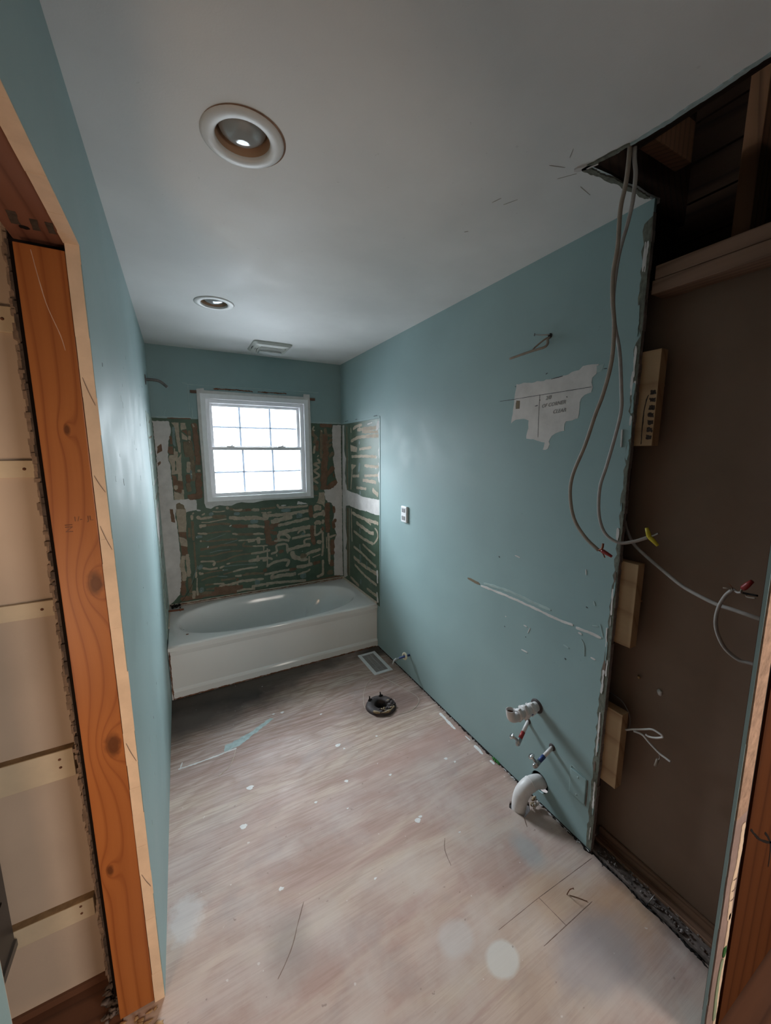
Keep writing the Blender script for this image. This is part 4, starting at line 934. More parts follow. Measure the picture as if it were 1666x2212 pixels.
# closet end wall on the left, with its rough plaster edge
b = MB(); b.box((-1.3, -2.17, 0), (-0.152, -2.12, H))
wc = b.build('wall_closet', m_cream, origin=(-0.7, -2.17, 0)); struct(wc)
b = MB(); zz = 0.0
while zz < H:
    k = rg.uniform(0.008, 0.022); z1 = min(H, zz + k); e = rg.uniform(-0.003, 0.004); b.box((-0.158 + e, -2.186 - rg.uniform(0, 0.008), zz), (-0.145, -2.14, z1), 0); b.box((-0.147 + rg.uniform(-.003, .003), -2.20 - rg.uniform(0, 0.012), zz), (-0.118 + rg.uniform(0, .004), -2.13, z1), 1); zz = z1
b.build('rough_plaster_edge', [plain('pale_broken_plaster', (0.33, 0.25, 0.20), 0.9, 0.2, var=0.3, ns=40, bump=0.004, bs=60), m_greyplaster], wc)
b = MB(); b.box((-1.3, -2.178, 0.0), (-0.156, -2.1695, 0.022)); b.build('floor_edge_strip', m_dfloor, wc)
# brown panel seen through the stripped wall on the right
b = MB(); b.box((1.625, -3.10, -0.05), (1.64, -2.45, 2.16)); wbn = struct(b.build('wall_brown', m_brownwall, origin=(1.63, -2.8, 0)))
# dark roof space over the stripped wall
b = MB()
for k in range(8): b.box((1.80, -3.6, 2.10 + k * 0.125), (1.82, -2.2, 2.218 + k * 0.125))
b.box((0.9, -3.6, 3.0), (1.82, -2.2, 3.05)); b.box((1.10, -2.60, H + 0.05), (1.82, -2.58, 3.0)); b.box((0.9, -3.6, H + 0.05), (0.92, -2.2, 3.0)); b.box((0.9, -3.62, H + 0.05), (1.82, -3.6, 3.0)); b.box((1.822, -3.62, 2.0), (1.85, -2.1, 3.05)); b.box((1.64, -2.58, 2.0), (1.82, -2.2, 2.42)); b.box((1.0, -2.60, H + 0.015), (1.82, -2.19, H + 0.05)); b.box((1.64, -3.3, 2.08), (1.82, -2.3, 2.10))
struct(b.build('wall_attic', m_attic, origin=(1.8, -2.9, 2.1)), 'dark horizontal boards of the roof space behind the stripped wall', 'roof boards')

# ================================================================ window
wn_ = MB()
def ring(b, x0, z0, x1, z1, w, y0, y1, bev=0.0015, mi=0, wt=None, wbm=None):
    wt = w if wt is None else wt; wbm = w if wbm is None else wbm
    b.box((x0, y0, z0), (x0 + w, y1, z1), mi, bev); b.box((x1 - w, y0, z0), (x1, y1, z1), mi, bev)
    b.box((x0 + w, y0, z1 - wt), (x1 - w, y1, z1), mi, bev); b.box((x0 + w, y0, z0), (x1 - w, y1, z0 + wbm), mi, bev)
ring(wn_, 0.339, 1.209, 1.204, 2.065, 0.037, -0.012, 0.12); win = wn_.build('window_1', m_white, origin=(0.77, 0, 1.2)); struct(win)
b = MB(); ring(b, 0.376, 1.246, 1.166, 2.027, 0.028, 0.022, 0.12); b.build('inner_frame', m_white, win)
plate('plaster_surround', [(0.318, 1.30), (0.315, 1.20), (0.325, 1.162), (0.36, 1.150), (0.39, 1.168), (0.43, 1.176), (0.47, 1.168), (0.52, 1.166), (0.56, 1.184), (0.60, 1.190), (0.65, 1.182), (0.70, 1.180), (0.78, 1.193), (0.85, 1.196), (1.0, 1.193), (1.232, 1.192), (1.229, 1.5), (1.225, 1.8), (1.222, 2.112), (1.167, 2.112), (1.165, 2.088), (0.372, 2.088), (0.37, 2.105), (0.318, 2.095), (0.316, 1.8), (0.320, 1.5)],
      [rect(0.345, 1.212, 1.198, 2.059)], 0.010, lambda u, v, w: (u, -w, v), m_dirtywhite, win)
def sash(name, x0, z0, x1, z1, y, st, top, bot, vx, hz):
    b = MB(); ring(b, x0, z0, x1, z1, st, y, y + 0.03, 0.002, 0, top, bot); s_ = b.build(name, m_white, win)
    b = MB(); b.box((x0 + st - 0.004, y + 0.014, z0 + bot - 0.004), (x1 - st + 0.004, y + 0.017, z1 - top + 0.004)); b.build('pane', m_glass, s_)
    b = MB()
    for x in vx: b.box((x - 0.0085, y + 0.018, z0 + bot), (x + 0.0085, y + 0.025, z1 - top))
    for z in hz: b.box((x0 + st, y + 0.018, z - 0.0075), (x1 - st, y + 0.025, z + 0.0075))
    for x in vx:
        for z in hz: b.blob((x, y + 0.02, z), (0.013, 0.005, 0.013), 0, 0.05)
    b.build('grille', m_muntin, s_); return s_
sash('upper_sash', 0.404, 1.632, 1.139, 2.0, 0.066, 0.022, 0.022, 0.03, (0.636, 0.886), (1.815,))
lo = sash('lower_sash', 0.384, 1.216, 1.160, 1.652, 0.030, 0.028, 0.026, 0.048, (0.642, 0.889), (1.443,))
for x in (0.545, 0.965):
    b = MB(); b.box((x - 0.03, 0.026, 1.650), (x + 0.03, 0.052, 1.660), 0, 0.003); b.tube([(x, 0.04, 1.658), (x + 0.02, 0.034, 1.668)], 0.005); b.build('sash_lock', m_white, lo)
b = MB(); b.box((0.272, -0.007, 2.062), (1.272, 0.0, 2.084), 0, 0.002); tag(b.build('wood_strip', m_winstrip, origin=(0.77, 0, 2.06)), 'thin dark brown wood strip sticking out both sides behind the top of the white window', 'wood strip')

# ================================================================ bathtub
def tub():
    D, h = 0.741, 0.372; N = 96; cx, cy, a, bb = 0.75, -0.375, 0.69, 0.325
    t = thing('bathtub', 'white enamelled alcove bathtub below the window on the plywood floor', 'bathtub', (0.76, -D / 2, 0))
    b = MB(); rings = []
    def outer(th, ins, z):
        c, s_ = math.cos(th), math.sin(th); hw, hd = W / 2 - 0.003 - ins, D / 2 - 0.002 - ins
        k = min(hw / abs(c) if abs(c) > 1e-6 else 1e9, hd / abs(s_) if abs(s_) > 1e-6 else 1e9); return (W / 2 + c * k, -D / 2 + s_ * k, z)
    def inner(th, sc, z, sy=1.0, e=2.45, dx=0.0):
        c, s_ = math.cos(th), math.sin(th); k = (abs(c) ** e + abs(s_) ** e) ** (-1 / e); return (cx + dx + c * k * a * sc, cy + s_ * k * bb * sy, z)
    TH = [2 * math.pi * (i + 0.5) / N for i in range(N)]
    corner = [math.atan2(D / 2, W / 2)]
    prof = [('o', 0.0, 0.33), ('o', 0.0, h - 0.012), ('o', 0.004, h - 0.003), ('o', 0.012, h), ('i', 1.025, h, 1.04), ('i', 1.0, h - 0.002, 1.02), ('i', 0.985, h - 0.012, 0.985), ('i', 0.965, h - 0.05, 0.955), ('i', 0.94, h - 0.13, 0.90), ('i', 0.90, h - 0.22, 0.84), ('i', 0.85, h - 0.28, 0.76), ('i', 0.76, h - 0.315, 0.62), ('i', 0.5, h - 0.325, 0.4)]
    for p in prof:
        ring_ = []
        for th in TH:
            if p[0] == 'o': q = outer(th, p[1], p[2])
            else:
                q = inner(th, p[1], p[2], p[3])
                if p[2] < h - 0.04: q = (q[0] - (0.06 * (h - p[2]) / 0.3 if q[0] > cx + 0.35 else 0), q[1], q[2])
            ring_.append(b.bm.verts.new(q))
        rings.append(ring_)
    # snap the nearest vertices to the true corners of the rim
    for j in range(4):
        ins = prof[j][1]
        for sx in (-1, 1):
            for sy in (-1, 1):
                cpt = Vector((W / 2 + sx * (W / 2 - 0.003 - ins), -D / 2 + sy * (D / 2 - 0.002 - ins), prof[j][2]))
                v = min(rings[j], key=lambda q: (q.co - cpt).length); v.co = cpt
    for A, B in zip(rings, rings[1:]):
        for k in range(N):
            f = b.bm.faces.new((A[k], A[(k + 1) % N], B[(k + 1) % N], B[k])); f.smooth = True
    f = b.bm.faces.new(rings[-1]); f.smooth = True
    b.build('basin_and_rim', m_tub, t)
    # apron: side profile swept along x
    b = MB(); pr = [(0.0, 0.0), (0.0, 0.048), (0.004, 0.060), (0.011, 0.068), (0.010, 0.30), (0.002, 0.335), (0.0, 0.36), (0.03, 0.36), (0.03, 0.0)]
    A = [b.bm.verts.new((0.003, -D + u, z)) for u, z in pr]; B = [b.bm.verts.new((W - 0.003, -D + u, z)) for u, z in pr]
    for i in range(len(pr)):
        b.bm.faces.new((A[i], A[(i + 1) % len(pr)], B[(i + 1) % len(pr)], B[i]))
    b.bm.faces.new(A); b.bm.faces.new(B[::-1]); b.build('apron', m_tub, t)
    b = MB(); b.box((0.002, -0.012, h - 0.002), (W - 0.002, -0.003, h + 0.020)); b.box((W - 0.012, -D + 0.01, h - 0.002), (W - 0.003, -0.012, h + 0.016)); b.box((0.003, -D + 0.3, h - 0.002), (0.010, -0.012, h + 0.014)); b.build('wall_flange', m_wax, t)
    b = MB(); on = lambda u, v, hh: (u, -0.0125 - hh, v); b.ribbon(on, [(0.01, h + 0.010), (0.5, h + 0.012), (1.0, h + 0.009), (1.5, h + 0.011)], 0.007, 0.001, 0, 0.7, seed=5)
    b.ribbon(lambda u, v, hh: (u, v, h + hh), [(0.006, -0.015), (0.4, -0.018), (0.9, -0.016), (1.5, -0.018)], 0.005, 0.0008, 0, 0.8, seed=6)
    b.ribbon(lambda u, v, hh: (v, -D - hh, u), [(0.0, 0.012), (0.15, 0.010), (0.34, 0.010)], 0.007, 0.001, 0, 0.7, seed=7); b.ribbon(lambda u, v, hh: (u, -D - hh, v), [(0.01, 0.004), (0.7, 0.004), (1.5, 0.004)], 0.008, 0.002, 0, 0.6, seed=7)
    b.build('rust_stain', m_rust, t)
    b = MB(); b.lathe((0.078, -0.44, 0.315), (1, 0, 0.25), [(0.0, 0.006), (0.028, 0.006), (0.034, 0.001), (0.034, -0.01)], 24); b.tube([(0.085, -0.44, 0.33), (0.10, -0.44, 0.345)], 0.004); b.build('overflow_plate', m_chrome, t)
    b = MB(); b.blob((0.12, -0.60, h + 0.001), (0.008, 0.006, 0.002), 0, 0.4, 3); b.build('rim_speck', m_rust, t)
tub()
b = MB(); rgx = random.Random(2)
for k in range(26): b.blob((0.012 + rgx.uniform(0, .07) ** 1.0, -0.016 - rgx.uniform(0, .05), 0.374 + rgx.uniform(0, 0.02)), (rgx.uniform(.004, .010), rgx.uniform(.003, .008), rgx.uniform(.003, .006)), 0, 0.5, k)
b.tube([(0.02, -0.02, 0.376), (0.10, -0.03, 0.42), (0.16, -0.018, 0.50), (0.20, -0.014, 0.58)], 0.0011, 5)
tag(b.build('caulk_debris', m_black), 'black crumbs of old caulk in the left back corner of the bathtub rim', 'debris', kind='stuff')
b = MB(); b.tube([(0.0, -0.185, 0.405), (0.06, -0.19, 0.404), (0.105, -0.195, 0.404)], 0.0075, 12); b.lathe((0.075, -0.192, 0.404), (1, 0, 0), [(0.0, 0), (0.0105, 0), (0.0105, 0.012), (0.0, 0.012)], 14)
tag(b.build('copper_pipe', m_copper), 'short brown copper pipe stub sticking out of the left wall over the bathtub rim', 'pipe')

# shower arm
t = thing('shower_arm', 'bent steel shower arm high on the left wall near the back corner', 'shower arm', (0.0, -0.35, 2.085))
b = MB(); b.tube([(0.0, -0.35, 2.085), (0.045, -0.35, 2.086), (0.085, -0.35, 2.078), (0.125, -0.35, 2.045)], 0.0095, 14); b.build('arm_pipe', m_arm, t)
b = MB(); b.lathe((0.001, -0.35, 2.085), (1, 0, 0), [(0.011, 0.006), (0.030, 0.004), (0.034, 0.0), (0.034, -0.001)], 24); b.build('wall_flange', plain('dark_flange', (0.10, 0.09, 0.085), 0.5, 0.5, 0.5), t)

# ================================================================ ceiling fixtures
def downlight(cx, cy, label, stain):
    t = thing('recessed_light', label, 'ceiling light', (cx, cy, H), 'recessed ceiling lights'); up = (0, 0, 1); c = (cx, cy, H)
    b = MB(); b.lathe(c, up, [(0.066, 0.004), (0.0665, -0.003), (0.070, -0.0055), (0.094, -0.0045), (0.100, -0.001), (0.100, 0.0), (0.07, 0.0)], 48); b.build('trim_ring', m_trimring, t)
    b = MB(); b.lathe(c, up, [(0.0665, 0.0), (0.066, 0.03), (0.064, 0.07), (0.062, 0.12), (0.0, 0.12)], 40); b.build('baffle', m_baffle, t)
    b = MB(); b.lathe(c, up, [(0.0, -0.001), (0.02, 0.0005), (0.038, 0.006), (0.053, 0.016), (0.062, 0.032), (0.061, 0.06), (0.03, 0.11)], 40); b.build('bulb', m_lens, t)
    if stain:
        b = MB(); n = 40
        for k in range(n):
            a0, a1 = math.radians(-155 + 205 * k / n), math.radians(-155 + 205 * (k + 1) / n)
            w = lambda a: 0.1005 + 0.0055 * math.sin((math.degrees(a) + 155) / 205 * math.pi)
            vs = [b.bm.verts.new((cx + r * math.cos(a), cy + r * math.sin(a), H - 0.0006)) for a, r in ((a0, 0.099), (a0, w(a0)), (a1, w(a1)), (a1, 0.099))]; b.bm.faces.new(vs)
        b.build('scorch_ring', m_stainring, t)
downlight(0.358, -2.28, 'large recessed ceiling light nearest the camera, brown scorch around its white ring', True)
downlight(0.384, -1.065, 'recessed ceiling light farther back, near the exhaust fan', False)

def fan():
    x0, x1, y0, y1 = 0.685, 0.965, -0.47, -0.165; cx, cy = (x0 + x1) / 2, (y0 + y1) / 2
    t = thing('exhaust_fan', 'off-white bathroom exhaust fan grille with centre light on the ceiling above the window', 'exhaust fan', (cx, cy, H))
    def rr(ins, z, n=6, r=0.03):
        o = []; r = max(r - ins * 0.3, 0.01)
        for qx, qy, a0 in ((x1 - ins - r, y1 - ins - r, 0), (x0 + ins + r, y1 - ins - r, 90), (x0 + ins + r, y0 + ins + r, 180), (x1 - ins - r, y0 + ins + r, 270)):
            for k in range(n): a = math.radians(a0 + 90 * k / (n - 1)); o.append((qx + r * math.cos(a), qy + r * math.sin(a), z))
        return o
    b = MB(); R_ = [[b.bm.verts.new(p) for p in rr(i, z)] for i, z in ((0, H), (0.002, H - 0.008), (0.018, H - 0.020), (0.05, H - 0.027), (0.055, H - 0.027))]
    for A, B in zip(R_, R_[1:]):
        for k in range(len(A)): b.bm.faces.new((A[k], A[(k + 1) % len(A)], B[(k + 1) % len(A)], B[k]))
    b.bm.faces.new(R_[-1]); b.build('grille_cover', m_fan, t)
    b = MB()
    for k in range(7): y = y0 + 0.055 + k * 0.012; b.box((x0 + 0.06, y, H - 0.030), (x1 - 0.04, y + 0.007, H - 0.026))
    b.build('louvre', m_fan, t)
    b = MB()
    for k in range(6): y = y0 + 0.062 + k * 0.012; b.box((x0 + 0.062, y, H - 0.0282), (x1 - 0.042, y + 0.005, H - 0.0265))
    b.build('louvre_gap', m_dark, t)
    b = MB()
    for k in range(4):
        x = x0 + 0.012 + k * 0.011; e = k * 0.004; z = H - 0.0155 - k * 0.0032
        b.tube([(x + 0.010, y0 + 0.05 + e, z), (x, cy, z), (x + 0.010, y1 - 0.05 - e, z)], 0.0022, 6)
    b.build('air_slot', m_dark, t)
    b = MB(); b.box((x0 + 0.065, cy + 0.005, H - 0.040), (x1 - 0.05, y1 - 0.065, H - 0.027), 0, 0.004); ln = b.build('light_lens', plain('ribbed_lens', (0.66, 0.68, 0.68), 0.15, 0.6), t)
    b = MB(); b.box((cx - 0.01, y1 - 0.060, H - 0.032), (cx + 0.015, y1 - 0.045, H - 0.0265)); b.build('clip_slot', m_dark, t)
fan()

# ================================================================ left doorway: post, header, cleats, cabinet
t = thing('door_post', 'orange-brown knotty fir post lining the left doorway', 'wooden post', (-0.07, LEN + 0.02, 0))
b = MB(); b.box((-0.112, LEN, 0.004), (-0.027, LEN + 0.038, 2.040), 0, 0.002); b.build('stud', m_post, t)
b = MB(); fp = lambda u, v, h: (u, LEN - h, v)
b.ribbon(fp, [(-0.084, 2.03), (-0.07, 1.93), (-0.052, 1.865), (-0.047, 1.835)], 0.0015, 0.0006, 0, 0.4, seed=3)
b.build('pale_scratch', plain('scratch', (0.50, 0.33, 0.24), 0.6, 0.3), t)
writing('grade_stamp', '1/-  JL', 0.016, m_rust, lambda u, v, w: (-0.072 + u, LEN - 0.0004 - w, 1.455 + v), t, 0.0)
writing('grade_stamp', 'IN', 0.02, m_rust, lambda u, v, w: (-0.088 + v, LEN - 0.0004 - w, 1.45 - u), t, 0.0)
t = thing('door_header', 'dark reddish wood header across the top of the left doorway', 'wooden beam', (-0.07, -2.68, 2.058))
b = MB(); b.box((-0.118, -3.06, 2.058), (-0.026, LEN + 0.036, 2.18), 0, 0.002); b.build('header_board', m_head, t)
b = MB(); fh = lambda u, v, h: (u, v, 2.058 - h)
for pts in ([(-0.100, -2.345), (-0.086, -2.345), (-0.080, -2.395), (-0.094, -2.395)], [(-0.070, -2.335), (-0.058, -2.335), (-0.052, -2.38), (-0.064, -2.38)], [(-0.045, -2.335), (-0.033, -2.335), (-0.029, -2.38), (-0.041, -2.38)]): b.patch(fh, pts, 0.0006, 0, 0.001, seed=2)
b.ribbon(fh, [(-0.09, -2.335), (-0.075, -2.338)], 0.012, 0.001, 1, 0.5, seed=2)
b.build('old_mark', [plain('grey_stamp', (0.06, 0.045, 0.035), 0.8, 0.2, var=0.4, ns=80), m_dark], t)
m_cleat = plain('cream_painted_cleat', (0.60, 0.50, 0.36), 0.6, 0.3, var=0.08, ns=10)
def cleat(z0, z1, th, xr, label, top):
    t = thing('shelf_cleat', label, 'shelf cleat', (-0.5, -2.17 - th / 2, z0), 'painted shelf cleats on the closet wall')
    b = MB(); b.box((-1.1, -2.17 - th, z0), (xr, -2.17, z1 - (0.001 if top else 0)), 0, 0.0015); b.build('cleat_board', m_cleat, t)
    if top: b = MB(); b.box((-1.1, -2.17 - th + 0.001, z1 - 0.001), (xr - 0.001, -2.17, z1 + 0.0006)); b.build('bare_top', plain('bare_cleat_top', (0.33, 0.22, 0.12), 0.8, 0.2, var=0.3), t)
    b = MB(); zc = (z0 + z1) / 2
    for dz in ((0,) if z1 - z0 < 0.06 else (0.018, -0.006)): b.lathe((xr - 0.03, -2.17 - th, zc + dz), (0, -1, 0), [(0.0, 0.001), (0.0035, 0.0008), (0.0035, -0.001)], 10)
    b.build('nail_head', m_rust, t)
cleat(1.888, 1.945, 0.010, -0.148, 'topmost cream shelf cleat on the closet wall left of the post', False)
cleat(1.553, 1.594, 0.010, -0.148, 'second cream shelf cleat down on the closet wall', False)
cleat(1.194, 1.236, 0.012, -0.153, 'third cream shelf cleat down, at middle of the closet wall', False)
cleat(0.730, 0.815, 0.022, -0.160, 'wide cream cleat with bare brown top, second from the closet floor', True)
cleat(0.262, 0.322, 0.022, -0.162, 'lowest wide cleat with two nail heads near the closet floor', True)
t = thing('metal_cabinet', 'dark grey metal cabinet at the left picture edge inside the closet', 'cabinet', (-0.6, -2.4, 0))
b = MB(); b.box((-0.90, -2.62, 0.27), (-0.335, -2.196, 1.15), 0, 0.004); b.build('cabinet_body', m_grey, t)
b = MB(); b.box((-0.336, -2.60, 0.285), (-0.330, -2.198, 0.305), 0, 0.001); b.build('bottom_rail', plain('rail_grey', (0.09, 0.085, 0.08), 0.4, 0.5), t)
b = MB()
for z in (0.46, 0.49): b.box((-0.3365, -2.58, z), (-0.3335, -2.23, z + 0.006))
b.build('vent_slot', m_dark, t)
for x, y in ((-0.85, -2.58), (-0.85, -2.22), (-0.72, -2.58), (-0.72, -2.22)):
    b = MB(); b.box((x - 0.015, y - 0.015, 0), (x + 0.015, y + 0.015, 0.272)); b.build('leg', m_grey, t)
b = MB(); rgx = random.Random(9)
for k in range(46):
    x, y = rgx.uniform(-0.135, -0.01), rgx.uniform(-2.40, -2.315); b.blob((x, y, 0.003), (rgx.uniform(.004, .016), rgx.uniform(.003, .009), rgx.uniform(.002, .005)), 0, 0.5, k)
for k in range(40): b.blob((rgx.uniform(-0.152, -0.115), rgx.uniform(-2.30, -2.20), rgx.uniform(0.0, 0.02)), (rgx.uniform(.004, .012), rgx.uniform(.003, .008), rgx.uniform(.003, .008)), 1, 0.5, k + 50)
tag(b.build('wood_chips', [plain('chip_wood', (0.36, 0.23, 0.12), 0.8, 0.2, var=0.4, ns=50), m_greyplaster]), 'tan wood chips and grey crumbs lying at the foot of the orange post', 'debris', kind='stuff')

# ================================================================ right side: stripped wall
t = thing('jamb_post', 'dark orange wood post at the right picture edge, with a black arrow drawn on it', 'wooden post', (1.5, -3.12, 0))
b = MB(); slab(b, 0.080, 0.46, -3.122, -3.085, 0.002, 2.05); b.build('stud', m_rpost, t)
b = MB(); slab(b, 0.067, 0.080, -3.117, -3.10, 0.002, 2.05); b.build('dark_gap', m_dark, t)
b = MB(); fj = lambda u, v, h: (u, -3.122 - h, v)
b.ribbon(fj, [(1.375, 0.66), (1.453, 0.588), (1.53, 0.535), (1.56, 0.518)], 0.007, 0.0006, 0, 0.3, seed=1); b.ribbon(fj, [(1.488, 0.59), (1.552, 0.518), (1.57, 0.43)], 0.007, 0.0006, 0, 0.3, seed=2)
b.build('arrow_mark', m_dark, t)
# double top plate, attic stud, joist
t = thing('top_plate', 'double brown wooden plate running above the dark brown panel', 'wooden beam', (1.57, -2.87, 2.115))
b = MB(); b.box((1.536, -3.10, 2.113), (1.618, -2.655, 2.155), 0, 0.003); b.build('lower_plate', m_plate, t)
b = MB(); b.box((1.538, -3.10, 2.1565), (1.618, -2.66, 2.198), 0, 0.003); b.build('upper_plate', m_plate, t)
b = MB(); b.box((1.585, -2.872, 2.198), (1.67, -2.83, 2.99), 0, 0.002); tag(b.build('attic_stud', m_stud), 'rough upright stud standing on the double plate in the dark roof space', 'wooden stud')
b = MB(); b.box((1.38, -2.70, H + 0.09), (1.60, -2.655, H + 0.20), 0, 0.003); tag(b.build('joist_end', m_stud), 'orange-brown joist end in the roof space near the hanging cables', 'wooden joist')
# nailing blocks at the end of the teal wall
def block(z0, z1, label, mark=False):
    t = thing('nailing_block', label, 'wood block', (1.555, -2.66, z0), 'pale wood blocks behind the end of the teal wall')
    b = MB(); b.box((1.535, -2.706, z0), (1.574, -2.606, z1), 0, 0.002); b.build('block', m_block, t)
    if mark:
        b = MB(); q = lambda u, v, h: (1.535 - h, u, v); r_ = random.Random(4)
        for k in range(7): zc = z0 + 0.02 + k * 0.024; b.patch(q, [(-2.703, zc), (-2.686, zc + 0.002), (-2.685, zc + 0.016), (-2.702, zc + 0.014)], 0.0005, 0, 0.002, 0.004, seed=k)
        b.ribbon(q, [(-2.672, z0 + 0.005), (-2.671, z0 + 0.10), (-2.675, z0 + 0.15), (-2.681, z0 + 0.165)], 0.0035, 0.0005, 0, 0.6, seed=3)
        b.build('black_stamp', plain('worn_black_print', (0.05, 0.035, 0.03), 0.8, 0.2, var=0.5, ns=120), t)
block(1.634, 1.940, 'highest pale wood block at the wall end, with worn black print', True)
block(0.915, 1.226, 'middle pale wood block at the wall end, under the yellow wire nut')
block(0.336, 0.649, 'lowest pale wood block at the wall end, with a white cable beside it')
# sole plate and rubble in the opening
t = thing('sole_plate', 'dusty wooden sole plate along the floor edge under the brown panel', 'wooden plate', (1.56, -2.86, 0))
b = MB(); b.box((1.528, -3.10, -0.012), (1.572, -2.62, 0.010), 0, 0.003); b.build('front_plate', m_sill, t)
b = MB(); b.box((1.574, -3.10, -0.02), (1.582, -2.62, 0.018), 0, 0.002); b.box((1.584, -3.10, -0.03), (1.612, -2.62, 0.008), 0, 0.002); b.build('back_batten', m_plate, t)
b = MB(); b.box((1.613, -3.10, 0.0), (1.623, -2.62, 0.045), 0, 0.002); b.build('edge_strip', m_plate, t)
b = MB(); rgx = random.Random(12)
for k in range(90): b.blob((1.53 + rgx.uniform(0, .045), rgx.uniform(-3.06, -2.64), 0.014 + rgx.uniform(0, .003)), (rgx.uniform(.001, .005), rgx.uniform(.002, .006), rgx.uniform(.001, .003)), k % 3 // 2, 0.5, k)
tag(b.build('plaster_rubble', [m_sill, plain('pale_crumb', (0.24, 0.21, 0.20), 0.9, 0.2)]), 'grey plaster crumbs scattered along the sole plate', 'debris', kind='stuff')
b = MB(); rgx = random.Random(13)
for k in range(300):
    y = -0.76 - (YE + 0.76) * -1 * (k / 300.0); y = -0.76 + (YE + 0.76) * (k / 300.0)
    sz = 0.35 + 0.5 * (k / 300.0)
    b.blob((W - rgx.uniform(0, .012) * sz, y + rgx.uniform(-.01, .01), 0.0005), (rgx.uniform(.002, .008) * sz, rgx.uniform(.002, .010), rgx.uniform(.001, .003) * sz), 0 if rgx.random() < (0.86 if k < 210 else 0.6) else 1, 0.5, k)
for k in range(8): b.blob((W - rgx.uniform(.002, .01), -2.10 - k * 0.006, 0.004), (0.005, 0.006, 0.004), 2, 0.5, k)
b.box((W - 0.003, YE, 0.0), (W - 0.0002, -0.75, 0.004), 0)
tag(b.build('wall_foot_debris', [m_black, plain('pale_crumb', (0.42, 0.40, 0.39), 0.9, 0.2), plain('green_scrap', (0.02, 0.14, 0.02), 0.6, 0.3)]), 'dark crumbs with white and green bits along the foot of the right teal wall', 'debris', kind='stuff')
b = MB(); rgx = random.Random(21)
for k in range(90): b.blob((1.520 + rgx.uniform(-.006, .010), -2.62 - k * 0.0052, -0.002 + rgx.uniform(-.003, .001)), (rgx.uniform(.002, .007), rgx.uniform(.003, .012), rgx.uniform(.001, .004)), 0, 0.6, k)
tag(b.build('floor_edge_gap', m_black), 'broken black floor edge in front of the sole plate', 'debris', kind='stuff')

# nails
def nail(name, label, path, r, mat, head=None):
    b = MB(); b.tube(path, r, 8)
    if head: d = (Vector(path[-1]) - Vector(path[-2])).normalized(); b.lathe(path[-1], d, [(0, 0.0015), (head, 0.001), (head, -0.0005), (0, -0.0005)], 12)
    return tag(b.build(name, mat), label, 'nail', 'loose nails and screws')
m_brass = plain('brassy_screw', (0.45, 0.28, 0.14), 0.4, 0.5, 0.5)
nail('nail', 'nail standing in the plywood floor beside a short string, right of the floor seams', [(1.30, -2.702, 0), (1.306, -2.708, 0.025), (1.315, -2.715, 0.032)], 0.0015, m_rust, 0.003)
nail('nail', 'long thin nail leaning over the sole plate', [(1.522, -2.86, 0.0), (1.545, -2.872, 0.045)], 0.0018, m_steel)
nail('screw', 'screw tip beside the highest wood block on the brown panel', [(1.625, -2.678, 1.835), (1.595, -2.682, 1.845)], 0.004, m_brass, 0.006)
nail('screw', 'screw tip right of the middle wood block on the brown panel', [(1.625, -2.682, 1.07), (1.605, -2.684, 1.074)], 0.004, m_brass, 0.005)
nail('screw', 'screw tip on the brown panel below the middle wood block', [(1.625, -2.70, 0.778), (1.61, -2.71, 0.782)], 0.004, m_brass, 0.005)
b = MB(); b.blob((1.623, -2.777, 0.757), (0.004, 0.008, 0.011), 0, 0.4, 3); tag(b.build('plaster_splat', m_mud, origin=(1.623, -2.777, 0.75)), 'small white plaster splat on the brown panel right of the screw tip', 'splat')
b = MB(); b.tube([(1.305, -2.708, 0.0015), (1.325, -2.728, 0.0015), (1.345, -2.752, 0.0015)], 0.0011, 6); tag(b.build('string_piece', m_torn), 'short brown string piece on the floor beside the standing nail', 'string')
b = MB(); b.tube([(1.535, -2.735, 0.012), (1.532, -2.738, 0.04)], 0.0015, 6); tag(b.build('wire_end', m_steel), 'tiny bright wire end poking up from the sole plate near the teal wall', 'wire')

# ================================================================ cables
def cable(name, label, paths, mat, group=None, cat='cable'):
    t = thing(name, label, cat, paths[0][1][0], group)
    for nm, p, r, flat, mt in paths:
        b = MB(); b.tube(p, r, 10, 0, flat); b.build(nm, mt or mat, t)
    return t
def nut(t, a, c, r, mat):
    b = MB(); a, c = Vector(a), Vector(c); L = (c - a).length
    b.lathe(a, c - a, [(0, 0), (r * 0.8, 0), (r, L * 0.15), (r * 0.85, L * 0.6), (r * 0.65, L), (0, L)], 14); b.build('wire_nut', mat, t)
CA = [(1.245, -2.726, 2.46), (1.252, -2.723, 2.381), (1.259, -2.716, 2.321), (1.265, -2.703, 2.265), (1.272, -2.7, 2.179), (1.279, -2.689, 2.117), (1.286, -2.689, 2.047), (1.292, -2.697, 1.974), (1.299, -2.694, 1.878), (1.310, -2.67, 1.79), (1.319, -2.643, 1.727), (1.326, -2.612, 1.634), (1.333, -2.572, 1.539), (1.34, -2.562, 1.468), (1.346, -2.579, 1.387), (1.353, -2.62, 1.329), (1.36, -2.667, 1.292)]
t = cable('hanging_cable', 'tan cable hanging from the torn ceiling corner, ending in a red wire nut', [('sheath', CA, 0.0042, 1.5, None), ('bare_wire', [(1.36, -2.667, 1.292), (1.358, -2.68, 1.300), (1.357, -2.683, 1.318)], 0.0035, 1, m_copper), ('bare_wire', [(1.36, -2.667, 1.292), (1.362, -2.68, 1.286), (1.362, -2.69, 1.272)], 0.002, 1, m_copper)], m_cabletan, 'cables hanging from the ceiling')
nut(t, (1.36, -2.678, 1.294), (1.362, -2.712, 1.281), 0.0065, m_red)
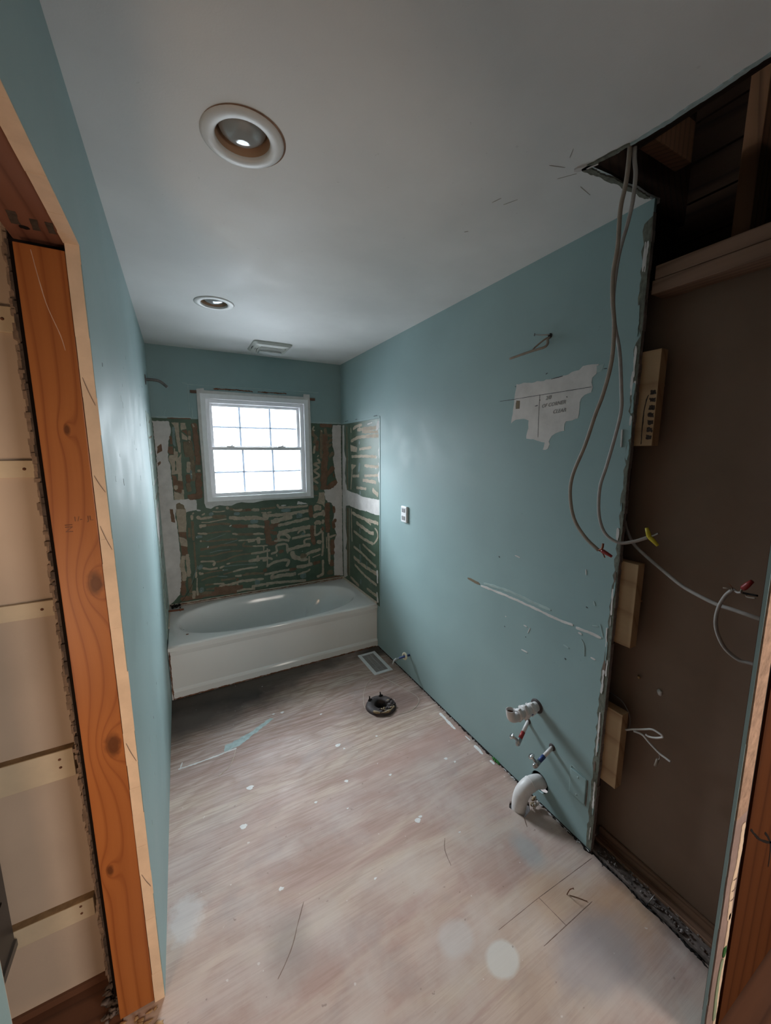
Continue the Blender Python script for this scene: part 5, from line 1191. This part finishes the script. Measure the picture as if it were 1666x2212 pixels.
CB = [(1.25, -2.736, 2.46), (1.26, -2.732, 2.378), (1.269, -2.734, 2.335), (1.278, -2.727, 2.278), (1.288, -2.712, 2.231), (1.297, -2.692, 2.179), (1.307, -2.679, 2.126), (1.316, -2.672, 2.058), (1.326, -2.678, 1.984), (1.336, -2.693, 1.907), (1.350, -2.700, 1.80), (1.364, -2.697, 1.74), (1.374, -2.68, 1.665), (1.383, -2.655, 1.569), (1.392, -2.633, 1.495), (1.402, -2.632, 1.403), (1.412, -2.653, 1.341), (1.421, -2.695, 1.317), (1.43, -2.737, 1.328), (1.44, -2.773, 1.348)]
t = cable('hanging_cable', 'white cable hanging from the torn ceiling corner, swinging up to two yellow wire nuts', [('sheath', CB, 0.0042, 1.3, None), ('bare_wire', [(1.44, -2.773, 1.348), (1.442, -2.79, 1.358), (1.443, -2.80, 1.366)], 0.0028, 1, m_steel)], m_cable, 'cables hanging from the ceiling')
nut(t, (1.44, -2.778, 1.348), (1.437, -2.768, 1.378), 0.0072, m_yellow); nut(t, (1.44, -2.776, 1.352), (1.444, -2.802, 1.327), 0.0072, m_yellow)
cable('sagging_cable', 'long grey cable sagging across the brown panel to the right jamb', [('sheath', [(1.59, -2.60, 1.40), (1.583, -2.626, 1.336), (1.576, -2.659, 1.288), (1.569, -2.711, 1.253), (1.562, -2.773, 1.218), (1.555, -2.831, 1.188), (1.548, -2.883, 1.173), (1.541, -2.932, 1.164), (1.534, -2.976, 1.164), (1.527, -3.033, 1.162), (1.52, -3.088, 1.166)], 0.0045, 1.3, None)], m_cable)
t = cable('looped_cable', 'thick grey looped cable at the right jamb, ending in a dark red wire nut', [('sheath', [(1.52, -3.088, 1.036), (1.518, -3.031, 1.032), (1.515, -3.007, 1.031), (1.512, -2.976, 1.05), (1.51, -2.955, 1.085), (1.508, -2.946, 1.123), (1.505, -2.949, 1.168), (1.502, -2.962, 1.21), (1.5, -2.978, 1.234)], 0.0048, 1.5, None)] +
    [('loose_wire', p, r, 1, m) for p, r, m in (([(1.5, -2.978, 1.234), (1.49, -2.958, 1.233)], 0.0022, m_cabletan), ([(1.5, -2.978, 1.234), (1.49, -2.968, 1.251)], 0.0009, m_copper), ([(1.5, -2.978, 1.234), (1.495, -2.988, 1.229), (1.49, -2.999, 1.233)], 0.0032, m_cable), ([(1.5, -2.994, 1.232), (1.495, -2.999, 1.247), (1.49, -3.008, 1.248)], 0.0025, m_cabletan), ([(1.5, -2.996, 1.23), (1.495, -3.01, 1.232), (1.49, -3.032, 1.235)], 0.0028, m_black), ([(1.5, -3.005, 1.228), (1.495, -3.011, 1.223), (1.49, -3.029, 1.227)], 0.002, m_cabletan))], m_cable)
nut(t, (1.494, -2.999, 1.243), (1.490, -3.017, 1.271), 0.0078, m_red)
cable('forked_cable', 'white forked cable sticking out beside the lowest wood block', [('sheath', [(1.574, -2.700, 0.578), (1.56, -2.712, 0.585), (1.56, -2.729, 0.599), (1.56, -2.77, 0.628), (1.56, -2.793, 0.644), (1.56, -2.812, 0.646), (1.56, -2.83, 0.641), (1.56, -2.811, 0.623), (1.56, -2.788, 0.611), (1.56, -2.776, 0.612)], 0.0034, 1, None), ('loose_wire', [(1.56, -2.737, 0.597), (1.56, -2.747, 0.600), (1.56, -2.767, 0.603), (1.56, -2.79, 0.59), (1.56, -2.824, 0.574), (1.56, -2.847, 0.57), (1.56, -2.861, 0.568)], 0.0036, 1, None), ('loose_wire', [(1.56, -2.825, 0.569), (1.56, -2.828, 0.557), (1.56, -2.824, 0.546)], 0.0016, 1, m_steel), ('wire_tip', [(1.56, -2.823, 0.549), (1.56, -2.818, 0.518)], 0.005, 1, m_cabletan)], plain('white_wire', (0.62, 0.59, 0.57), 0.5, 0.4))
cable('thin_cable', 'thin dark grey cable curving down behind the lowest wood block', [('sheath', [(1.595, -2.60, 0.672), (1.588, -2.636, 0.675), (1.585, -2.671, 0.67), (1.582, -2.693, 0.653), (1.58, -2.708, 0.629), (1.578, -2.712, 0.597), (1.576, -2.709, 0.58)], 0.0022, 1, None)], plain('grey_wire', (0.16, 0.14, 0.13), 0.5, 0.4))
t = cable('wall_cable', 'tan cable stub looping out of the teal wall above the bare plaster patch', [('sheath', [(1.525, -2.285, 2.076), (1.506, -2.288, 2.062), (1.497, -2.297, 2.044), (1.487, -2.29, 2.03), (1.478, -2.242, 2.026), (1.469, -2.198, 2.021), (1.46, -2.133, 2.014)], 0.0042, 1.3, None), ('sheath', [(1.525, -2.285, 2.076), (1.507, -2.275, 2.067), (1.498, -2.256, 2.054), (1.49, -2.238, 2.039), (1.482, -2.232, 2.026)], 0.0036, 1, None)], m_cabletan)
b = MB(); b.disc((W - 0.0015, -2.288, 2.078), (1, 0, 0), 0.010, 14); b.build('wall_hole', m_black, t)
nail('screw', 'small screw beside the cable hole high on the teal wall', [(1.519, -2.287, 2.083), (1.502, -2.262, 2.085), (1.49, -2.234, 2.092)], 0.0028, m_steel, 0.006)

# ================================================================ outlet, blank plate, register
t = thing('wall_outlet', 'white electrical outlet without cover plate on the right teal wall', 'outlet', (W, -1.168, 1.13))
b = MB(); b.box((W - 0.016, -1.203, 1.128), (W, -1.133, 1.240), 0, 0.005); b.build('outlet_body', m_white, t)
m_sock = plain('socket_grey', (0.30, 0.29, 0.30), 0.5, 0.4)
for zc in (1.212, 1.158): b = MB(); b.box((W - 0.0175, -1.187, zc - 0.014), (W - 0.015, -1.149, zc + 0.014), 0, 0.003); b.build('receptacle', m_sock, t)
t = thing('blank_wall_plate', 'teal painted blank wall plate low on the right wall near its cut end', 'wall plate', (W, -2.568, 0.18))
b = MB(); b.box((W - 0.006, -2.606, 0.185), (W, -2.535, 0.300), 0, 0.003); b.build('plate_cover', m_teal, t)
for z in (0.283, 0.202): b = MB(); b.lathe((W - 0.006, -2.57, z), (-1, 0, 0), [(0, 0.0012), (0.004, 0.001), (0.004, 0)], 12); b.build('cover_screw', m_paleline, t)
b = MB(); b.ribbon(onR, [(-2.533, 0.31), (-2.532, 0.24), (-2.534, 0.18)], 0.003, 0.002, 0, 0.4, seed=4); b.ribbon(onR, [(-2.533, 0.31), (-2.57, 0.308), (-2.608, 0.298)], 0.002, 0.002, 0, 0.4, seed=4); b.ribbon(onR, [(-2.609, 0.30), (-2.610, 0.24), (-2.609, 0.18)], 0.003, 0.0015, 1, 0.4, seed=4); b.build('paint_ridge', [m_paleline, m_crack], t)
t = thing('floor_register', 'white floor vent register between bathtub and toilet flange by the right wall', 'vent', (1.38, -0.96, 0))
def frame2(b, x0, y0, x1, y1, w, z0, z1, mi=0, bev=0.002):
    b.box((x0, y0, z0), (x0 + w, y1, z1), mi, bev); b.box((x1 - w, y0, z0), (x1, y1, z1), mi, bev); b.box((x0 + w, y0, z0), (x1 - w, y0 + w, z1), mi, bev); b.box((x0 + w, y1 - w, z0), (x1 - w, y1, z1), mi, bev)
b = MB(); frame2(b, 1.300, -1.118, 1.452, -0.812, 0.026, 0.0, 0.006); b.build('register_frame', plain('register_white', (0.70, 0.71, 0.72), 0.5, 0.4, var=0.05), t)
b = MB(); y = -1.089
while y < -0.842: b.box((1.327, y, 0.0005), (1.425, y + 0.004, 0.005)); y += 0.0085
b.box((1.357, -1.091, 0.001), (1.361, -0.839, 0.0045)); b.box((1.391, -1.091, 0.001), (1.395, -0.839, 0.0045)); b.build('louvre_grid', plain('register_grey', (0.36, 0.34, 0.33), 0.6, 0.4, var=0.1), t)
b = MB(); b.box((1.326, -1.092, 0.0002), (1.426, -0.838, 0.0006)); b.build('duct_dark', m_dark, t)

# toilet flange
t = thing('toilet_flange', 'dirty black toilet flange ring on the plywood floor', 'toilet flange', (1.183, -1.44, 0))
b = MB(); b.lathe((1.183, -1.44, 0), (0, 0, 1), [(0.040, -0.06), (0.040, 0.010), (0.044, 0.018), (0.070, 0.020), (0.088, 0.016), (0.096, 0.008), (0.098, 0.0)], 56, wob=0.012, seed=2); b.build('flange_ring', m_flange, t)
b = MB(); b.lathe((1.183, -1.44, -0.06), (0, 0, 1), [(0.0, 0.0), (0.041, 0.0)], 24); b.build('pipe_bottom', m_dark, t)
b = MB(); rgx = random.Random(8)
for k in range(30): a = rgx.uniform(-1.9, 0.5) - 0.3; r = rgx.uniform(0.05, 0.088); b.blob((1.183 + r * math.cos(a), -1.44 + r * math.sin(a), 0.020), (rgx.uniform(.004, .012), rgx.uniform(.003, .008), rgx.uniform(.003, .008)), 0 if k % 3 else 1, 0.5, k)
b.build('wax_residue', [m_flange, m_beige], t)
b = MB(); b.tube([(1.183 + 0.086 * math.cos(a), -1.44 + 0.086 * math.sin(a), 0.018) for a in [math.radians(-150 + 8 * k) for k in range(14)]], [0.006 + 0.003 * math.sin(k) for k in range(14)], 8); b.build('wax_rim', m_beige, t)
for a in (2.2, 1.1): b = MB(); x, y = 1.183 + 0.078 * math.cos(a), -1.44 + 0.078 * math.sin(a); b.tube([(x, y, 0.012), (x - 0.003, y + 0.004, 0.045)], [0.0055, 0.004], 8); b.blob((x, y, 0.02), (0.012, 0.010, 0.006), 0, 0.4, 3); b.build('closet_bolt', m_black, t)
b = MB(); b.tube([(1.27, -1.135, 0.0012), (1.20, -1.19, 0.0012), (1.14, -1.27, 0.0012), (1.095, -1.37, 0.0012), (1.085, -1.41, 0.0012)], 0.0013, 5); b.tube([(1.335, -1.135, 0.0012), (1.37, -1.24, 0.0012), (1.41, -1.36, 0.0012), (1.44, -1.47, 0.0012), (1.41, -1.53, 0.0012), (1.33, -1.57, 0.0012), (1.24, -1.56, 0.0012)], 0.0011, 5)
tag(b.build('loose_thread', m_hair), 'pale curved thread lying around the toilet flange', 'thread')
b = MB(); b.tube([(0.315, -1.38, 0.0012), (0.30, -1.43, 0.0012), (0.27, -1.49, 0.0012), (0.215, -1.53, 0.0012)], 0.0011, 5); tag(b.build('loose_thread', m_hair), 'pale loose thread on the floor by the light teal paint smear', 'thread')

# ================================================================ pipes on the right wall
t = thing('drain_pipe', 'white painted sink drain pipe with open upturned end on the right wall', 'pipe', (W, -2.343, 0.462))
b = MB(); b.tube([(1.525, -2.343, 0.462), (1.46, -2.343, 0.461), (1.42, -2.343, 0.458), (1.385, -2.343, 0.452), (1.362, -2.343, 0.462), (1.352, -2.343, 0.488), (1.350, -2.343, 0.502)], [0.0215, 0.0215, 0.021, 0.020, 0.0195, 0.0185, 0.0185], 20, caps=False)
b.tube([(1.350, -2.343, 0.502), (1.352, -2.343, 0.486)], [0.0165, 0.0155], 20, caps=False, smooth_path=False); b.lathe((1.350, -2.343, 0.502), (0, 0, 1), [(0.0165, 0.0), (0.0185, 0.0)], 20); b.build('drain_elbow', m_pvc, t)
b = MB(); b.disc((1.3515, -2.343, 0.488), (0, 0, 1), 0.0158, 20); b.build('pipe_bore', m_rust, t)
for k, (x, r, l) in enumerate(((1.395, 0.0265, 0.02), (1.43, 0.030, 0.022), (1.47, 0.0275, 0.026))):
    b = MB(); b.lathe((x, -2.343, 0.459), (1, 0, 0), [(0.019, 0), (r * 0.9, 0.001), (r, 0.005), (r, l - 0.005), (r * 0.9, l), (0.019, l)], 14, wob=0.03, seed=k)
    for a in (0.3, 1.7, 3.0, 4.4): b.blob((x + l / 2, -2.343 + r * math.cos(a), 0.459 + r * math.sin(a)), (0.008, 0.006, 0.006), 0, 0.1, k)
    b.build('slip_nut', m_pvc, t)
b = MB(); b.lathe((W, -2.343, 0.462), (-1, 0, 0), [(0.022, 0.006), (0.031, 0.003), (0.033, 0.0)], 24); b.build('wall_ring', m_flange, t)
b = MB(); b.ribbon(lambda u, v, h: (u, -2.343 - 0.0225 - h, v), [(1.49, 0.462), (1.475, 0.452), (1.462, 0.450)], 0.006, 0.001, 0, 0.3, seed=2); b.build('primer_stain', m_blue, t)
def supply(label, y, z, end, colr, hd, tail):
    t = thing('supply_stub', label, 'water pipe', (W, y, z), 'sink water supply stubs'); s_ = Vector((1.525, y, z)); e = Vector(end); mid = s_.lerp(e, 0.5); m75 = s_.lerp(e, 0.78)
    b = MB(); b.tube([s_, mid], 0.0085, 14, smooth_path=False); b.build('pipe_stub', m_pvc, t)
    b = MB(); b.tube([mid, m75], 0.0095, 14, smooth_path=False); b.build('colour_sleeve', colr, t)
    b = MB(); b.tube([m75, e], [0.0105, 0.0115], 14, smooth_path=False); b.blob(e, (0.011, 0.010, 0.011), 0, 0.08, 2); h_ = Vector(hd); b.tube([m75.lerp(e, 0.5), h_], 0.006, 10, smooth_path=False); b.build('valve_body', m_steel, t)
    b = MB(); d = (h_ - m75.lerp(e, 0.5)).normalized(); b.lathe(h_, d, [(0, 0.0), (0.012, 0.0), (0.015, 0.003), (0.012, 0.008), (0, 0.009)], 16); b.build('valve_handle', m_chrome, t)
    b = MB(); b.lathe((W, y, z), (-1, 0, 0), [(0.009, 0.004), (0.0145, 0.003), (0.016, 0.0)], 18); b.build('wall_ring', m_flange, t)
supply('hot water stub with red sleeve and small valve, left of the blue one', -2.30, 0.358, (1.43, -2.325, 0.29), m_red, (1.418, -2.305, 0.318), 0)
supply('cold water stub with dark blue sleeve and small valve, right of the red one', -2.437, 0.321, (1.41, -2.440, 0.277), m_blue, (1.408, -2.425, 0.310), 0)
t = thing('elbow_pipe', 'fat white elbow pipe bending from the wall hole down into the plywood floor', 'pipe', (1.45, -2.375, 0.0))
b = MB(); b.tube([(1.535, -2.388, 0.098), (1.495, -2.384, 0.112), (1.455, -2.377, 0.106), (1.425, -2.371, 0.075), (1.415, -2.368, 0.03), (1.413, -2.367, -0.02)], [0.030, 0.031, 0.033, 0.034, 0.033, 0.031], 22); b.build('elbow', m_pvc, t)
b = MB(); b.lathe((1.468, -2.379, 0.110), (-0.95, 0.1, -0.2), [(0.031, 0), (0.0345, 0.001), (0.0345, 0.004), (0.031, 0.005)], 22); b.build('joint_ridge', m_pvc, t)
b = MB(); rgx = random.Random(4)
for k in range(9): b.blob((1.478 + rgx.uniform(-.016, .014), -2.395 + rgx.uniform(-.014, .012), 0.018 + rgx.uniform(-.01, .02)), (0.009, 0.008, 0.008), k % 2, 0.4, k)
b.build('crumbled_fitting', [m_pvc, m_beige], t)
t = thing('toilet_supply_stub', 'toilet water stub with blue sleeve and white ring near the floor on the right wall', 'water pipe', (W, -1.25, 0.165))
b = MB(); b.tube([(1.525, -1.243, 0.166), (1.43, -1.245, 0.166)], 0.0075, 12, smooth_path=False); b.build('colour_sleeve', m_blue, t)
b = MB(); b.tube([(1.43, -1.245, 0.166), (1.39, -1.246, 0.160), (1.378, -1.247, 0.135)], 0.006, 10); b.blob((1.405, -1.245, 0.163), (0.011, 0.010, 0.011), 0, 0.1, 2); b.build('valve_body', m_steel, t)
b = MB(); b.lathe((1.478, -1.243, 0.168), (1, 0.2, -0.15), [(0.010, -0.004), (0.026, -0.003), (0.0275, 0.0), (0.026, 0.004), (0.010, 0.005)], 26, closed=True); b.build('escutcheon', plain('yellowed_white', (0.62, 0.58, 0.44), 0.5, 0.4, var=0.1), t)
for o in bpy.data.objects:
    if '_w' in o: del o['_w']
